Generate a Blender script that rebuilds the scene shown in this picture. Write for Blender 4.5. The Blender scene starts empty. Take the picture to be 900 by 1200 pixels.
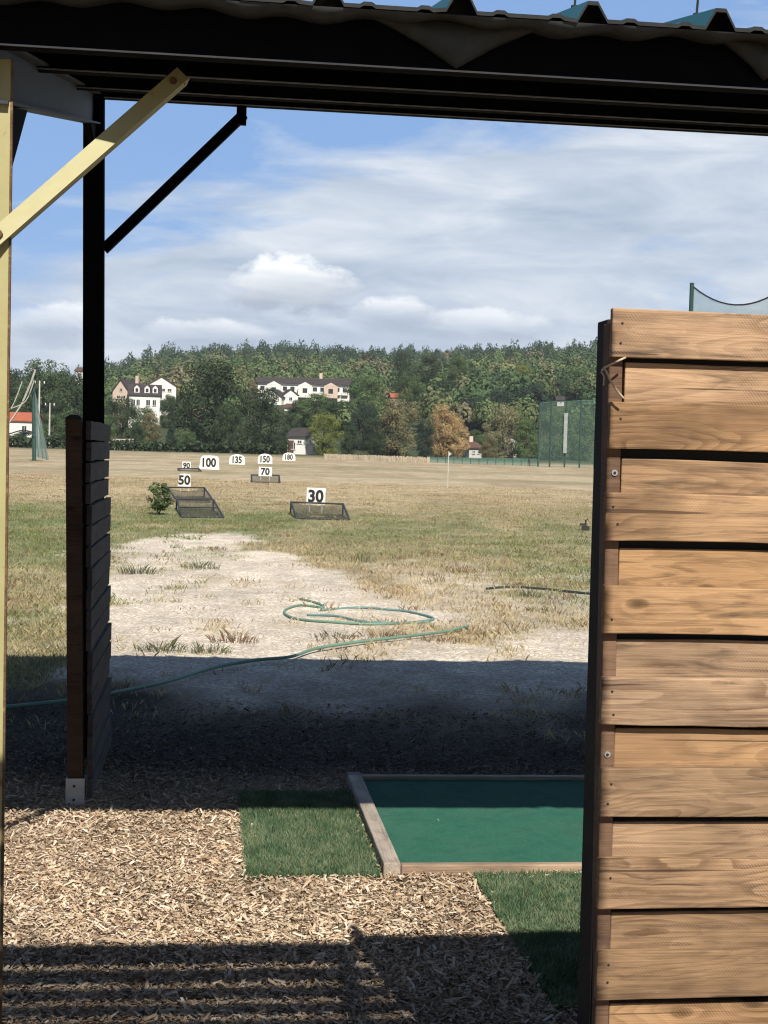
import bpy, math, random
import numpy as np
from mathutils import Matrix, Vector, Euler

R = math.radians
SC = bpy.context.scene
COL = SC.collection
rng = np.random.default_rng(7)
random.seed(7)

# ------------------------------------------------------------------ camera
F, CX, CY, EYE = 1740.0, 450.0, 600.0, 1.6
cam_d = bpy.data.cameras.new('camera')
cam = bpy.data.objects.new('camera', cam_d)
COL.objects.link(cam)
cam_d.sensor_fit = 'VERTICAL'
cam_d.sensor_height = 36.0
cam_d.lens = 36.0 * F / 1200.0
cam_d.clip_start = 0.05
cam_d.clip_end = 6000
CM = Matrix.Translation((0, 0, EYE)) @ Matrix.Rotation(R(90 - 2.37), 4, 'X') @ Matrix.Rotation(R(1.66), 4, 'Z')
cam.matrix_world = CM
SC.camera = cam
CM3 = CM.to_3x3()
CINV = CM.inverted()

def ray(x, y):
    return CM3 @ Vector(((x - CX) / F, -(y - CY) / F, -1.0))

def at(x, y, D):
    """point seen at photo pixel (x, y) at distance D along world Y"""
    d = ray(x, y)
    k = D / d.y
    return Vector((d.x * k, D, EYE + d.z * k))

def gnd(x, y, z=0.0):
    d = ray(x, y)
    k = (z - EYE) / d.z
    return Vector((d.x * k, d.y * k, z))

def proj(P):
    """numpy (n,3) -> photo pixels"""
    P = np.asarray(P, float)
    M = np.array(CINV)
    c = P @ M[:3, :3].T + M[:3, 3]
    w = np.where(c[:, 2] < -0.05, -c[:, 2], np.nan)
    return CX + F * c[:, 0] / w, CY - F * c[:, 1] / w

# shelter axes: SV along the bays, SU away from the viewer
A = R(6.6)
SV = Vector((math.cos(A), math.sin(A), 0))
SU = Vector((-math.sin(A), math.cos(A), 0))
def sh(s, t, z):
    return SV * s + SU * t + Vector((0, 0, z))
def s_at(x, y, t):
    d = ray(x, y)
    return d.dot(SV) * t / d.dot(SU)
def to_sh(p):
    return p.dot(SV), p.dot(SU)

# ------------------------------------------------------------------ noise
def vnoise(x, y, seed=0):
    r = np.random.default_rng(seed)
    T = r.random((256, 256))
    xi = np.floor(x).astype(int); yi = np.floor(y).astype(int)
    fx = x - xi; fy = y - yi
    fx = fx * fx * (3 - 2 * fx); fy = fy * fy * (3 - 2 * fy)
    a = T[xi % 256, yi % 256]; b = T[(xi + 1) % 256, yi % 256]
    c = T[xi % 256, (yi + 1) % 256]; d = T[(xi + 1) % 256, (yi + 1) % 256]
    return (a * (1 - fx) + b * fx) * (1 - fy) + (c * (1 - fx) + d * fx) * fy

def fbm(x, y, seed=0, oct=4):
    s = 0; w = 0; a = 1.0
    for o in range(oct):
        s = s + a * vnoise(x * 2 ** o + 17.3 * o, y * 2 ** o - 9.1 * o, seed + o)
        w += a; a *= 0.55
    return s / w

def sstep(a, b, x):
    t = np.clip((x - a) / (b - a), 0, 1)
    return t * t * (3 - 2 * t)

# ------------------------------------------------------------------ object helpers
def tag(o, label=None, cat=None, group=None, kind=None):
    if label: o['label'] = label
    if cat: o['category'] = cat
    if group: o['group'] = group
    if kind: o['kind'] = kind
    return o

def thing(name, loc, label, cat, group=None, rot=0.0):
    e = bpy.data.objects.new(name, None)
    e.empty_display_size = 0.2
    COL.objects.link(e)
    e.location = loc
    e.rotation_euler = (0, 0, rot)
    return tag(e, label, cat, group)

def mesh(name, verts, faces, mat=None, smooth=False):
    me = bpy.data.meshes.new(name)
    if isinstance(verts, np.ndarray):
        verts = verts.tolist()
    me.from_pydata([tuple(v) for v in verts], [], faces)
    if mat is not None:
        for m in (mat if isinstance(mat, (list, tuple)) else [mat]):
            me.materials.append(m)
    if smooth:
        me.polygons.foreach_set('use_smooth', [True] * len(me.polygons))
    me.update()
    return me

def fastmesh(name, V, k, mat, cols=None, smooth=False):
    """V (n*k,3): n independent k-gons"""
    me = bpy.data.meshes.new(name)
    n = len(V) // k
    me.vertices.add(len(V)); me.loops.add(len(V)); me.polygons.add(n)
    me.vertices.foreach_set('co', np.ascontiguousarray(V, dtype=np.float32).ravel())
    me.loops.foreach_set('vertex_index', np.arange(len(V), dtype=np.int32))
    me.polygons.foreach_set('loop_start', np.arange(0, len(V), k, dtype=np.int32))
    me.polygons.foreach_set('loop_total', np.full(n, k, dtype=np.int32))
    me.materials.append(mat)
    if cols is not None:
        at_ = me.attributes.new('Col', 'FLOAT_COLOR', 'POINT')
        c = np.ones((len(V), 4), np.float32); c[:, :3] = cols
        at_.data.foreach_set('color', c.ravel())
    me.update(); me.validate()
    return me

def link(name, me, parent=None, loc=(0, 0, 0), rot=(0, 0, 0)):
    o = bpy.data.objects.new(name, me)
    COL.objects.link(o)
    o.location = loc; o.rotation_euler = rot
    if parent is not None:
        o.parent = parent
    return o

def wmat(o):
    m = o.matrix_basis.copy()
    while o.parent is not None:
        o = o.parent; m = o.matrix_basis @ m
    return m

class MB:
    """collects shapes (in the coordinates of the thing) into one mesh"""
    def __init__(s): s.v = []; s.f = []; s.mi = []
    def add(s, vs, fs, mi=0):
        o = len(s.v)
        s.v += [Vector(v) for v in vs]
        s.f += [tuple(i + o for i in f) for f in fs]
        s.mi += [mi] * len(fs)
        return s
    def hexa(s, p, mi=0):
        """8 points: 4 bottom ccw, 4 top ccw"""
        return s.add(p, [(3, 2, 1, 0), (4, 5, 6, 7), (0, 1, 5, 4), (1, 2, 6, 5), (2, 3, 7, 6), (3, 0, 4, 7)], mi)
    def box(s, c, sz, mi=0, ax=None):
        c = Vector(c); hx, hy, hz = (q / 2 for q in sz)
        X, Y, Z = ax or (Vector((1, 0, 0)), Vector((0, 1, 0)), Vector((0, 0, 1)))
        p = [c + X * a * hx + Y * b * hy + Z * d * hz for d in (-1, 1) for a, b in ((-1, -1), (1, -1), (1, 1), (-1, 1))]
        return s.hexa(p, mi)
    def bar(s, p, q, w, h, up=(0, 0, 1), mi=0):
        p = Vector(p); q = Vector(q); d = (q - p).normalized(); up = Vector(up)
        x = d.cross(up).normalized(); u = x.cross(d).normalized()
        x *= w / 2; u *= h / 2
        return s.hexa([p - x - u, p + x - u, q + x - u, q - x - u, p - x + u, p + x + u, q + x + u, q - x + u], mi)
    def tube(s, pts, r, n=6, mi=0, cap=True):
        pts = [Vector(p) for p in pts]
        rr = r if isinstance(r, (list, tuple)) else [r] * len(pts)
        o = len(s.v); prev = None
        for i, p in enumerate(pts):
            d = (pts[min(i + 1, len(pts) - 1)] - pts[max(i - 1, 0)])
            if d.length < 1e-9: d = Vector((0, 0, 1))
            d.normalize()
            ref = Vector((0, 0, 1)) if abs(d.z) < 0.9 else Vector((1, 0, 0))
            x = d.cross(ref).normalized(); y = x.cross(d)
            for k in range(n):
                t = 2 * math.pi * k / n
                s.v.append(p + (x * math.cos(t) + y * math.sin(t)) * rr[i])
        for i in range(len(pts) - 1):
            for k in range(n):
                a = o + i * n + k; b = o + i * n + (k + 1) % n
                s.f.append((a, b, b + n, a + n)); s.mi.append(mi)
        if cap:
            s.f.append(tuple(o + k for k in range(n))[::-1]); s.mi.append(mi)
            e = o + (len(pts) - 1) * n
            s.f.append(tuple(e + k for k in range(n))); s.mi.append(mi)
        return s
    def prism(s, poly, d, mi=0):
        """poly: list of 3d points, extruded by vector d"""
        n = len(poly); d = Vector(d)
        vs = [Vector(p) for p in poly] + [Vector(p) + d for p in poly]
        fs = [tuple(range(n))[::-1], tuple(range(n, 2 * n))] + [(i, (i + 1) % n, n + (i + 1) % n, n + i) for i in range(n)]
        return s.add(vs, fs, mi)
    def build(s, name, mat, parent=None, origin=None, smooth=False, bevel=0.0, world=False):
        vs = s.v
        if world and parent is not None:
            inv = wmat(parent).inverted()
            vs = [inv @ v for v in vs]
        loc = Vector((0, 0, 0))
        if origin is not None:
            loc = Vector(origin)
            if world and parent is not None: loc = wmat(parent).inverted() @ loc
            vs = [v - loc for v in vs]
        me = mesh(name, vs, s.f, mat, smooth)
        if len(set(s.mi)) > 1 or (s.mi and s.mi[0]):
            me.polygons.foreach_set('material_index', s.mi)
        o = link(name, me, parent, loc)
        if bevel:
            b = o.modifiers.new('bevel', 'BEVEL'); b.width = bevel; b.segments = 2; b.limit_method = 'ANGLE'
        return o

def smooth_path(pts, n=8):
    P = [Vector(p) for p in pts]; out = []
    for i in range(len(P) - 1):
        p0 = P[max(i - 1, 0)]; p1 = P[i]; p2 = P[i + 1]; p3 = P[min(i + 2, len(P) - 1)]
        for k in range(n):
            t = k / n
            out.append(0.5 * ((2 * p1) + (p2 - p0) * t + (2 * p0 - 5 * p1 + 4 * p2 - p3) * t * t + (3 * p1 - p0 - 3 * p2 + p3) * t ** 3))
    out.append(P[-1])
    return out

# ------------------------------------------------------------------ materials
class NT:
    def __init__(s, name, rough=0.8, spec=0.3):
        s.m = bpy.data.materials.new(name); s.m.use_nodes = True
        s.t = s.m.node_tree; s.b = s.t.nodes['Principled BSDF']; s.out = s.t.nodes['Material Output']
        s.b.inputs['Roughness'].default_value = rough
        s.b.inputs['Specular IOR Level'].default_value = spec
    def n(s, typ, **kw):
        nd = s.t.nodes.new(typ)
        for k, v in kw.items():
            if k in nd.inputs: nd.inputs[k].default_value = v
            else: setattr(nd, k, v)
        return nd
    def l(s, a, b): s.t.links.new(a, b)
    def coord(s, kind='Object', scale=(1, 1, 1), rand=False):
        tc = s.n('ShaderNodeTexCoord')
        mp = s.n('ShaderNodeMapping'); mp.inputs['Scale'].default_value = scale
        s.l(tc.outputs[kind], mp.inputs['Vector'])
        if rand:
            oi = s.n('ShaderNodeObjectInfo')
            cb = s.n('ShaderNodeCombineXYZ')
            for i, k in enumerate((37.0, 91.0, 53.0)):
                mu = s.n('ShaderNodeMath', operation='MULTIPLY'); mu.inputs[1].default_value = k
                s.l(oi.outputs['Random'], mu.inputs[0]); s.l(mu.outputs[0], cb.inputs[i])
            s.l(cb.outputs[0], mp.inputs['Location'])
        return mp.outputs[0]
    def noise(s, vec, scale, detail=4, rough=0.55, dist=0.0):
        nd = s.n('ShaderNodeTexNoise'); nd.inputs['Scale'].default_value = scale
        nd.inputs['Detail'].default_value = detail; nd.inputs['Roughness'].default_value = rough
        nd.inputs['Distortion'].default_value = dist
        if vec is not None: s.l(vec, nd.inputs['Vector'])
        return nd.outputs['Fac']
    def ramp(s, fac, stops):
        r = s.n('ShaderNodeValToRGB'); e = r.color_ramp.elements
        while len(e) < len(stops): e.new(0.5)
        for q, (p, c) in zip(e, stops):
            q.position = p; q.color = (c, c, c, 1) if isinstance(c, (int, float)) else (*c, 1)
        s.l(fac, r.inputs[0]); return r.outputs[0]
    def mix(s, fac, a, b, mode='MIX'):
        m = s.n('ShaderNodeMix', data_type='RGBA', blend_type=mode)
        for sock, v in ((m.inputs[0], fac), (m.inputs[6], a), (m.inputs[7], b)):
            if isinstance(v, (int, float)): sock.default_value = v
            elif isinstance(v, tuple): sock.default_value = (*v, 1)
            else: s.l(v, sock)
        return m.outputs[2]
    def math(s, op, a, b=None):
        m = s.n('ShaderNodeMath', operation=op)
        for sock, v in zip(m.inputs, (a, b)):
            if v is None: continue
            if isinstance(v, (int, float)): sock.default_value = v
            else: s.l(v, sock)
        return m.outputs[0]
    def bump(s, h, strength=0.3, dist=0.01):
        b = s.n('ShaderNodeBump'); b.inputs['Strength'].default_value = strength; b.inputs['Distance'].default_value = dist
        s.l(h, b.inputs['Height']); s.l(b.outputs[0], s.b.inputs['Normal'])
    def col(s, c):
        if isinstance(c, tuple): s.b.inputs['Base Color'].default_value = (*c, 1)
        else: s.l(c, s.b.inputs['Base Color'])
        return s

def m_plain(name, c, c2=None, scale=8, rough=0.8, spec=0.3, bump=0.0, coord='Object'):
    t = NT(name, rough, spec)
    c2 = c2 or tuple(x * 0.75 for x in c)
    v = t.coord(coord)
    n = t.noise(v, scale, 5)
    t.col(t.ramp(n, [(0.3, c2), (0.7, c)]))
    if bump: t.bump(n, bump)
    return t.m

def m_wood(name, light, dark, stain, stainamt=0.5, sc=1.0):
    """planed pine board: x runs along the board"""
    t = NT(name, 0.75, 0.2)
    v = t.coord('Object', (1, 1, 1), rand=True)
    # rings: stretched distorted field
    mp = t.n('ShaderNodeMapping'); mp.inputs['Scale'].default_value = (1.3 * sc, 9 * sc, 9 * sc)
    t.l(v, mp.inputs['Vector'])
    vo = t.n('ShaderNodeTexVoronoi', feature='F1'); vo.inputs['Scale'].default_value = 1.0
    mp5 = t.n('ShaderNodeMapping'); mp5.inputs['Scale'].default_value = (1.9, 1.0, 4.2)
    vo.voronoi_dimensions = '2D'
    t.l(v, mp5.inputs['Vector'])
    sx_ = t.n('ShaderNodeSeparateXYZ'); cx_ = t.n('ShaderNodeCombineXYZ'); t.l(mp5.outputs[0], sx_.inputs[0])
    t.l(sx_.outputs[0], cx_.inputs[0]); t.l(sx_.outputs[2], cx_.inputs[1]); t.l(cx_.outputs[0], vo.inputs['Vector'])
    kwide = t.ramp(vo.outputs['Distance'], [(0.0, 1.0), (0.35, 0.0)])
    n1 = t.noise(mp.outputs[0], 1.0, 2, 0.4, 0.35)
    n1 = t.math('ADD', n1, t.math('MULTIPLY', kwide, 0.22))
    wig = t.noise(v, 60, 2, 0.5)
    rings = t.math('FRACT', t.math('ADD', t.math('MULTIPLY', n1, 17.0), t.math('MULTIPLY', wig, 0.25)))
    rings = t.ramp(rings, [(0.0, 0.0), (0.45, 0.25), (0.82, 1.0), (0.93, 0.9), (1.0, 0.0)])
    rings = t.math('MULTIPLY', rings, t.ramp(t.noise(v, 7, 2), [(0.35, 0.35), (0.65, 1.0)]))
    mp2 = t.n('ShaderNodeMapping'); mp2.inputs['Scale'].default_value = (4, 150, 150)
    t.l(v, mp2.inputs['Vector'])
    fine = t.noise(mp2.outputs[0], 1.0, 4, 0.7)
    base = t.mix(t.math('MULTIPLY', rings, 0.85), light, dark)
    base = t.mix(t.ramp(fine, [(0.42, 0.0), (0.68, 0.62)]), base, tuple(x * 0.55 for x in dark))
    # broad tone changes
    mp3 = t.n('ShaderNodeMapping'); mp3.inputs['Scale'].default_value = (2.2, 6, 6)
    t.l(v, mp3.inputs['Vector'])
    br = t.noise(mp3.outputs[0], 1.0, 3, 0.6)
    base = t.mix(t.ramp(br, [(0.42, 0.0), (0.72, 0.75)]), base, tuple(min(1, x * 1.55) for x in light))
    # weather stains
    mp4 = t.n('ShaderNodeMapping'); mp4.inputs['Scale'].default_value = (4.5, 40, 40); mp4.inputs['Location'].default_value = (3, 7, 1)
    t.l(v, mp4.inputs['Vector'])
    st = t.noise(mp4.outputs[0], 1.0, 6, 0.65, 1.0)
    base = t.mix(t.math('MULTIPLY', t.ramp(st, [(0.52, 0.0), (0.75, 1.0)]), stainamt), base, stain)
    kn = t.ramp(vo.outputs['Distance'], [(0.015, 1.0), (0.04, 0.6), (0.052, 0.0)])
    base = t.mix(t.math('MULTIPLY', kn, 0.8), base, tuple(x * 0.35 for x in dark))
    mp7 = t.n('ShaderNodeMapping'); mp7.inputs['Scale'].default_value = (1.6, 75, 75); mp7.inputs['Location'].default_value = (5, 2, 9)
    t.l(v, mp7.inputs['Vector'])
    ck = t.ramp(t.noise(mp7.outputs[0], 1.0, 2, 0.5, 0.4), [(0.685, 0.0), (0.71, 0.85)])
    base = t.mix(t.math('MULTIPLY', ck, stainamt), base, tuple(x * 0.4 for x in stain))
    mp8 = t.n('ShaderNodeMapping'); mp8.inputs['Scale'].default_value = (1.6, 3.0, 3.0); mp8.inputs['Location'].default_value = (9, 4, 2)
    t.l(v, mp8.inputs['Vector'])
    wth = t.ramp(t.noise(mp8.outputs[0], 1.0, 5, 0.6, 0.5), [(0.46, 0.0), (0.68, 0.70)])
    base = t.mix(t.math('MULTIPLY', wth, stainamt), base, tuple(0.5 * a + 0.5 * b for a, b in zip(dark, stain)))
    # slanting saw marks in places
    wv = t.n('ShaderNodeTexWave'); wv.inputs['Scale'].default_value = 60; wv.inputs['Distortion'].default_value = 1.5; wv.inputs['Detail'].default_value = 2
    mp6 = t.n('ShaderNodeMapping'); mp6.inputs['Rotation'].default_value = (0, R(38), 0); t.l(v, mp6.inputs['Vector']); t.l(mp6.outputs[0], wv.inputs['Vector'])
    sm = t.math('MULTIPLY', wv.outputs['Fac'], t.ramp(t.noise(v, 5.5, 2), [(0.5, 0.0), (0.62, 0.22)]))
    base = t.mix(sm, base, tuple(min(1, x * 1.6) for x in light))
    oi = t.n('ShaderNodeObjectInfo'); hs = t.n('ShaderNodeHueSaturation'); t.l(base, hs.inputs['Color'])
    t.l(t.math('ADD', t.math('MULTIPLY', oi.outputs['Random'], 0.42), 0.80), hs.inputs['Value'])
    rs = t.math('FRACT', t.math('MULTIPLY', oi.outputs['Random'], 7.31))
    t.l(t.math('ADD', t.math('MULTIPLY', rs, 0.24), 0.82), hs.inputs['Saturation'])
    base = hs.outputs[0]
    t.col(base)
    t.bump(t.math('ADD', fine, t.math('MULTIPLY', rings, 0.3)), 0.4, 0.004)
    return t.m

M_board = m_wood('pine_board', (0.335, 0.205, 0.106), (0.125, 0.064, 0.028), (0.062, 0.042, 0.029), 0.95)
M_block = m_wood('brown_post_wood', (0.145, 0.075, 0.037), (0.08, 0.04, 0.02), (0.06, 0.04, 0.03), 0.4)
M_darkpost = m_wood('shade_toned_post', (0.018, 0.014, 0.013), (0.012, 0.010, 0.010), (0.008, 0.007, 0.008), 0.5)  # near-black tone paints in the shade on the post's side
M_shadeboard = m_wood('shade_toned_board', (0.060, 0.054, 0.056), (0.036, 0.032, 0.035), (0.018, 0.018, 0.022), 0.8)  # blue-black tone paints the divider's shade into its boards
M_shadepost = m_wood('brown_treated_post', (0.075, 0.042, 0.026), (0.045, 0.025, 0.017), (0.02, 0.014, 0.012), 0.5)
M_sleeper = m_wood('grey_sleeper', (0.40, 0.33, 0.26), (0.26, 0.205, 0.155), (0.12, 0.10, 0.085), 0.7)
M_sleeper2 = m_wood('brown_edging', (0.36, 0.25, 0.16), (0.25, 0.16, 0.10), (0.14, 0.10, 0.07), 0.6)

def m_rusty():
    t = NT('yellow_paint_rusting', 0.5, 0.4)
    v = t.coord('Object')
    n = t.noise(v, 5, 6, 0.6)
    base = t.ramp(n, [(0.3, (0.31, 0.285, 0.13)), (0.7, (0.40, 0.375, 0.19))])
    r = t.noise(v, 14, 8, 0.75)
    base = t.mix(t.ramp(r, [(0.63, 0.0), (0.69, 0.85)]), base, (0.20, 0.085, 0.035))
    t.col(base); t.bump(r, 0.3, 0.004)
    return t.m
def m_rustedge():
    t = NT('rusted_flange_edge', 0.85, 0.2)
    v = t.coord('Object')
    r = t.noise(v, 45, 6, 0.7)
    t.col(t.ramp(r, [(0.3, (0.08, 0.045, 0.03)), (0.55, (0.15, 0.09, 0.05)), (0.75, (0.30, 0.25, 0.13))]))
    t.bump(r, 0.8, 0.006)
    return t.m
M_yellow = m_rusty(); M_rust = m_rustedge()
M_steel = m_plain('dark_painted_steel', (0.006, 0.0065, 0.009), (0.004, 0.0045, 0.006), 12, 0.8, 0.05)
M_rafter = m_plain('blue_grey_painted_rafter', (0.040, 0.052, 0.066), (0.026, 0.034, 0.044), 6, 0.6)
M_liplight = m_plain('lip_light_line', (0.40, 0.42, 0.44), (0.3, 0.31, 0.33), 20, 0.5)  # pale colour stands for light caught along the purlin lip
M_bracket = m_plain('galvanised_post_foot', (0.50, 0.50, 0.50), (0.36, 0.36, 0.37), 20, 0.45)
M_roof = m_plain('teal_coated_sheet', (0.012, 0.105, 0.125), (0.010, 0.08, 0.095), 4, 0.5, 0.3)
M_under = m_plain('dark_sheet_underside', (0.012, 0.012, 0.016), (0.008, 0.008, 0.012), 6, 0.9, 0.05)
M_edge = m_plain('grey_cut_edge', (0.03, 0.032, 0.033), (0.02, 0.022, 0.022), 30, 0.9)
M_felt = m_plain('grey_felt_liner', (0.085, 0.09, 0.092), (0.06, 0.065, 0.067), 25, 1.0, 0.0)
M_screw = m_plain('zinc_screw', (0.35, 0.35, 0.35), (0.2, 0.2, 0.2), 60, 0.4, 0.5)
M_dark_hole = m_plain('black_nail', (0.02, 0.018, 0.016), None, 10, 0.6)
M_string = m_plain('weathered_string', (0.55, 0.45, 0.33), (0.35, 0.27, 0.2), 60, 0.9)
M_white = m_plain('white_painted_board', (0.80, 0.80, 0.78), (0.58, 0.57, 0.54), 4, 0.6)
M_black = m_plain('black_paint', (0.018, 0.018, 0.020), None, 10, 0.6)
M_frame = m_plain('black_tube', (0.03, 0.032, 0.034), None, 10, 0.6)
M_hose = m_plain('green_hose', (0.13, 0.25, 0.185), (0.10, 0.20, 0.15), 5, 0.5, 0.4)
M_hose2 = m_plain('teal_hose', (0.13, 0.25, 0.245), (0.10, 0.20, 0.20), 5, 0.5, 0.4)
M_hose3 = m_plain('black_hose', (0.03, 0.04, 0.045), None, 5, 0.5, 0.4)
M_greenpole = m_plain('green_painted_pole', (0.04, 0.13, 0.11), (0.03, 0.10, 0.085), 4, 0.6)
M_darkpole = m_plain('dark_green_pole', (0.03, 0.075, 0.07), (0.02, 0.055, 0.05), 4, 0.6)
M_rope = m_plain('pale_rope', (0.42, 0.42, 0.38), (0.3, 0.3, 0.27), 8, 0.9)
M_concrete = m_plain('pale_concrete', (0.5, 0.5, 0.48), (0.4, 0.4, 0.38), 3, 0.9)

def m_net(name, c, alpha):
    t = NT(name, 0.9, 0.1)
    t.col(c)
    tr = t.n('ShaderNodeBsdfTransparent'); mx = t.n('ShaderNodeMixShader')
    v = t.coord('Object')
    n = t.noise(v, 1.5, 3)
    fac = t.ramp(n, [(0.3, alpha * 0.85), (0.7, min(1, alpha * 1.15))])
    t.l(fac, mx.inputs[0]); t.l(tr.outputs[0], mx.inputs[1]); t.l(t.b.outputs[0], mx.inputs[2])
    t.l(mx.outputs[0], t.out.inputs['Surface'])
    return t.m
M_net_green = m_net('green_netting', (0.13, 0.21, 0.19), 0.20)
M_net_pale = m_net('pale_green_netting', (0.26, 0.38, 0.35), 0.75)
M_net_grey = m_net('grey_green_netting', (0.22, 0.31, 0.32), 0.5)
M_net_black = m_net('black_netting', (0.04, 0.045, 0.045), 0.50)
M_net_fence = m_net('green_windbreak', (0.10, 0.20, 0.18), 0.55)

def m_leaf(name, dark, light, sc=0.35, trans=0.25):
    t = NT(name, 0.65, 0.25)
    tc = t.n('ShaderNodeTexCoord')
    oi = t.n('ShaderNodeObjectInfo')
    add = t.n('ShaderNodeVectorMath', operation='ADD')
    cb = t.n('ShaderNodeCombineXYZ')
    t.l(t.math('MULTIPLY', oi.outputs['Random'], 40.0), cb.inputs[0])
    t.l(tc.outputs['Object'], add.inputs[0]); t.l(cb.outputs[0], add.inputs[1])
    n = t.noise(add.outputs[0], 9.0, 3, 0.6)
    n2 = t.noise(add.outputs[0], 2.2, 2, 0.5)
    s = t.math('ADD', t.math('MULTIPLY', n, 0.55), t.math('MULTIPLY', n2, 0.45))
    c = t.ramp(s, [(0.36, dark), (0.64, light)])
    hs = t.n('ShaderNodeHueSaturation')
    t.l(c, hs.inputs['Color'])
    t.l(t.math('ADD', t.math('MULTIPLY', oi.outputs['Random'], 0.4), 0.8), hs.inputs['Value'])
    t.col(hs.outputs[0])
    tr = t.n('ShaderNodeBsdfTranslucent'); t.l(hs.outputs[0], tr.inputs[0])
    mx = t.n('ShaderNodeMixShader'); mx.inputs[0].default_value = trans
    t.l(t.b.outputs[0], mx.inputs[1]); t.l(tr.outputs[0], mx.inputs[2])
    t.l(mx.outputs[0], t.out.inputs['Surface'])
    return t.m
LEAF = {
    'dark': m_leaf('dark_green_leaves', (0.022, 0.041, 0.019), (0.066, 0.102, 0.043)),
    'blue': m_leaf('blue_green_needles', (0.019, 0.036, 0.026), (0.050, 0.079, 0.054)),
    'mid': m_leaf('mid_green_leaves', (0.048, 0.084, 0.033), (0.128, 0.188, 0.068)),
    'yellow': m_leaf('yellow_green_leaves', (0.112, 0.143, 0.033), (0.255, 0.285, 0.075)),
    'autumn': m_leaf('dry_orange_leaves', (0.30, 0.200, 0.090), (0.54, 0.40, 0.205)),
    'olive': m_leaf('dull_olive_leaves', (0.112, 0.108, 0.054), (0.240, 0.217, 0.112)),
    'pale': m_leaf('pale_olive_leaves', (0.180, 0.188, 0.098), (0.390, 0.375, 0.210)),
}
M_bark = m_plain('grey_brown_bark', (0.09, 0.07, 0.055), (0.05, 0.04, 0.03), 6, 0.9)

def m_vcol(name, rough=0.9, jitter=0.0, spec=0.15, trans=0.0):
    t = NT(name, rough, spec)
    a = t.n('ShaderNodeAttribute', attribute_name='Col')
    c = a.outputs['Color']
    t.col(c)
    if trans:
        tr = t.n('ShaderNodeBsdfTranslucent'); t.l(c, tr.inputs[0])
        mx = t.n('ShaderNodeMixShader'); mx.inputs[0].default_value = trans
        t.l(t.b.outputs[0], mx.inputs[1]); t.l(tr.outputs[0], mx.inputs[2]); t.l(mx.outputs[0], t.out.inputs['Surface'])
    return t.m
M_chip = m_vcol('wood_chips', 0.85)
M_grass = m_vcol('grass_blades', 0.7, trans=0.3)
M_forest = m_vcol('forest_leaves', 0.8, trans=0.2)

# ------------------------------------------------------------------ terrain
def hill_gain(az):
    """az = X / Y"""
    return np.interp(az, [-0.6, -0.26, -0.21, -0.15, -0.08, 0.0, 0.14, 0.3, 0.6], [0.45, 0.50, 0.60, 0.92, 1.0, 1.0, 1.17, 1.2, 1.0])

def ground_z(X, Y):
    X = np.asarray(X, float); Y = np.asarray(Y, float)
    az = X / np.maximum(Y, 60)
    rise = np.interp(Y, [170, 230, 262, 300, 350, 450, 800, 900, 1400], [0, 0.35, 0.7, 3.2, 7.5, 16, 44, 46, 30])
    g = np.where(Y > 262, hill_gain(az), 1.0)
    w = sstep(262, 340, Y)
    g = 1 + (g - 1) * w
    z = rise * g
    z = z + w * 2.5 * (fbm(X / 90, Y / 90, 5, 3) - 0.5)
    near = (1 - sstep(20, 60, Y)) * sstep(7.8, 9.8, Y)
    z = z + near * (fbm(X * 1.1, Y * 1.1, 77, 3) - 0.5) * 0.05
    return z

def gz(X, Y): return float(ground_z(np.array([X]), np.array([Y]))[0])

def inside(px, py, poly):
    c = np.zeros(px.shape, bool)
    n = len(poly); j = n - 1
    for i in range(n):
        xi, yi = poly[i]; xj, yj = poly[j]
        k = ((yi > py) != (yj > py)) & (px < (xj - xi) * (py - yi) / (yj - yi + 1e-9) + xi)
        c ^= k; j = i
    return c

def poly_sd(px, py, poly):
    """signed distance in the polygon's own units, positive inside"""
    d = np.full(px.shape, 1e9)
    n = len(poly)
    for i in range(n):
        x0, y0 = poly[i]; x1, y1 = poly[(i + 1) % n]
        ex, ey = x1 - x0, y1 - y0
        t = np.clip(((px - x0) * ex + (py - y0) * ey) / (ex * ex + ey * ey), 0, 1)
        d = np.minimum(d, np.hypot(px - x0 - t * ex, py - y0 - t * ey))
    return np.where(inside(px, py, poly), d, -d)

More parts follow.
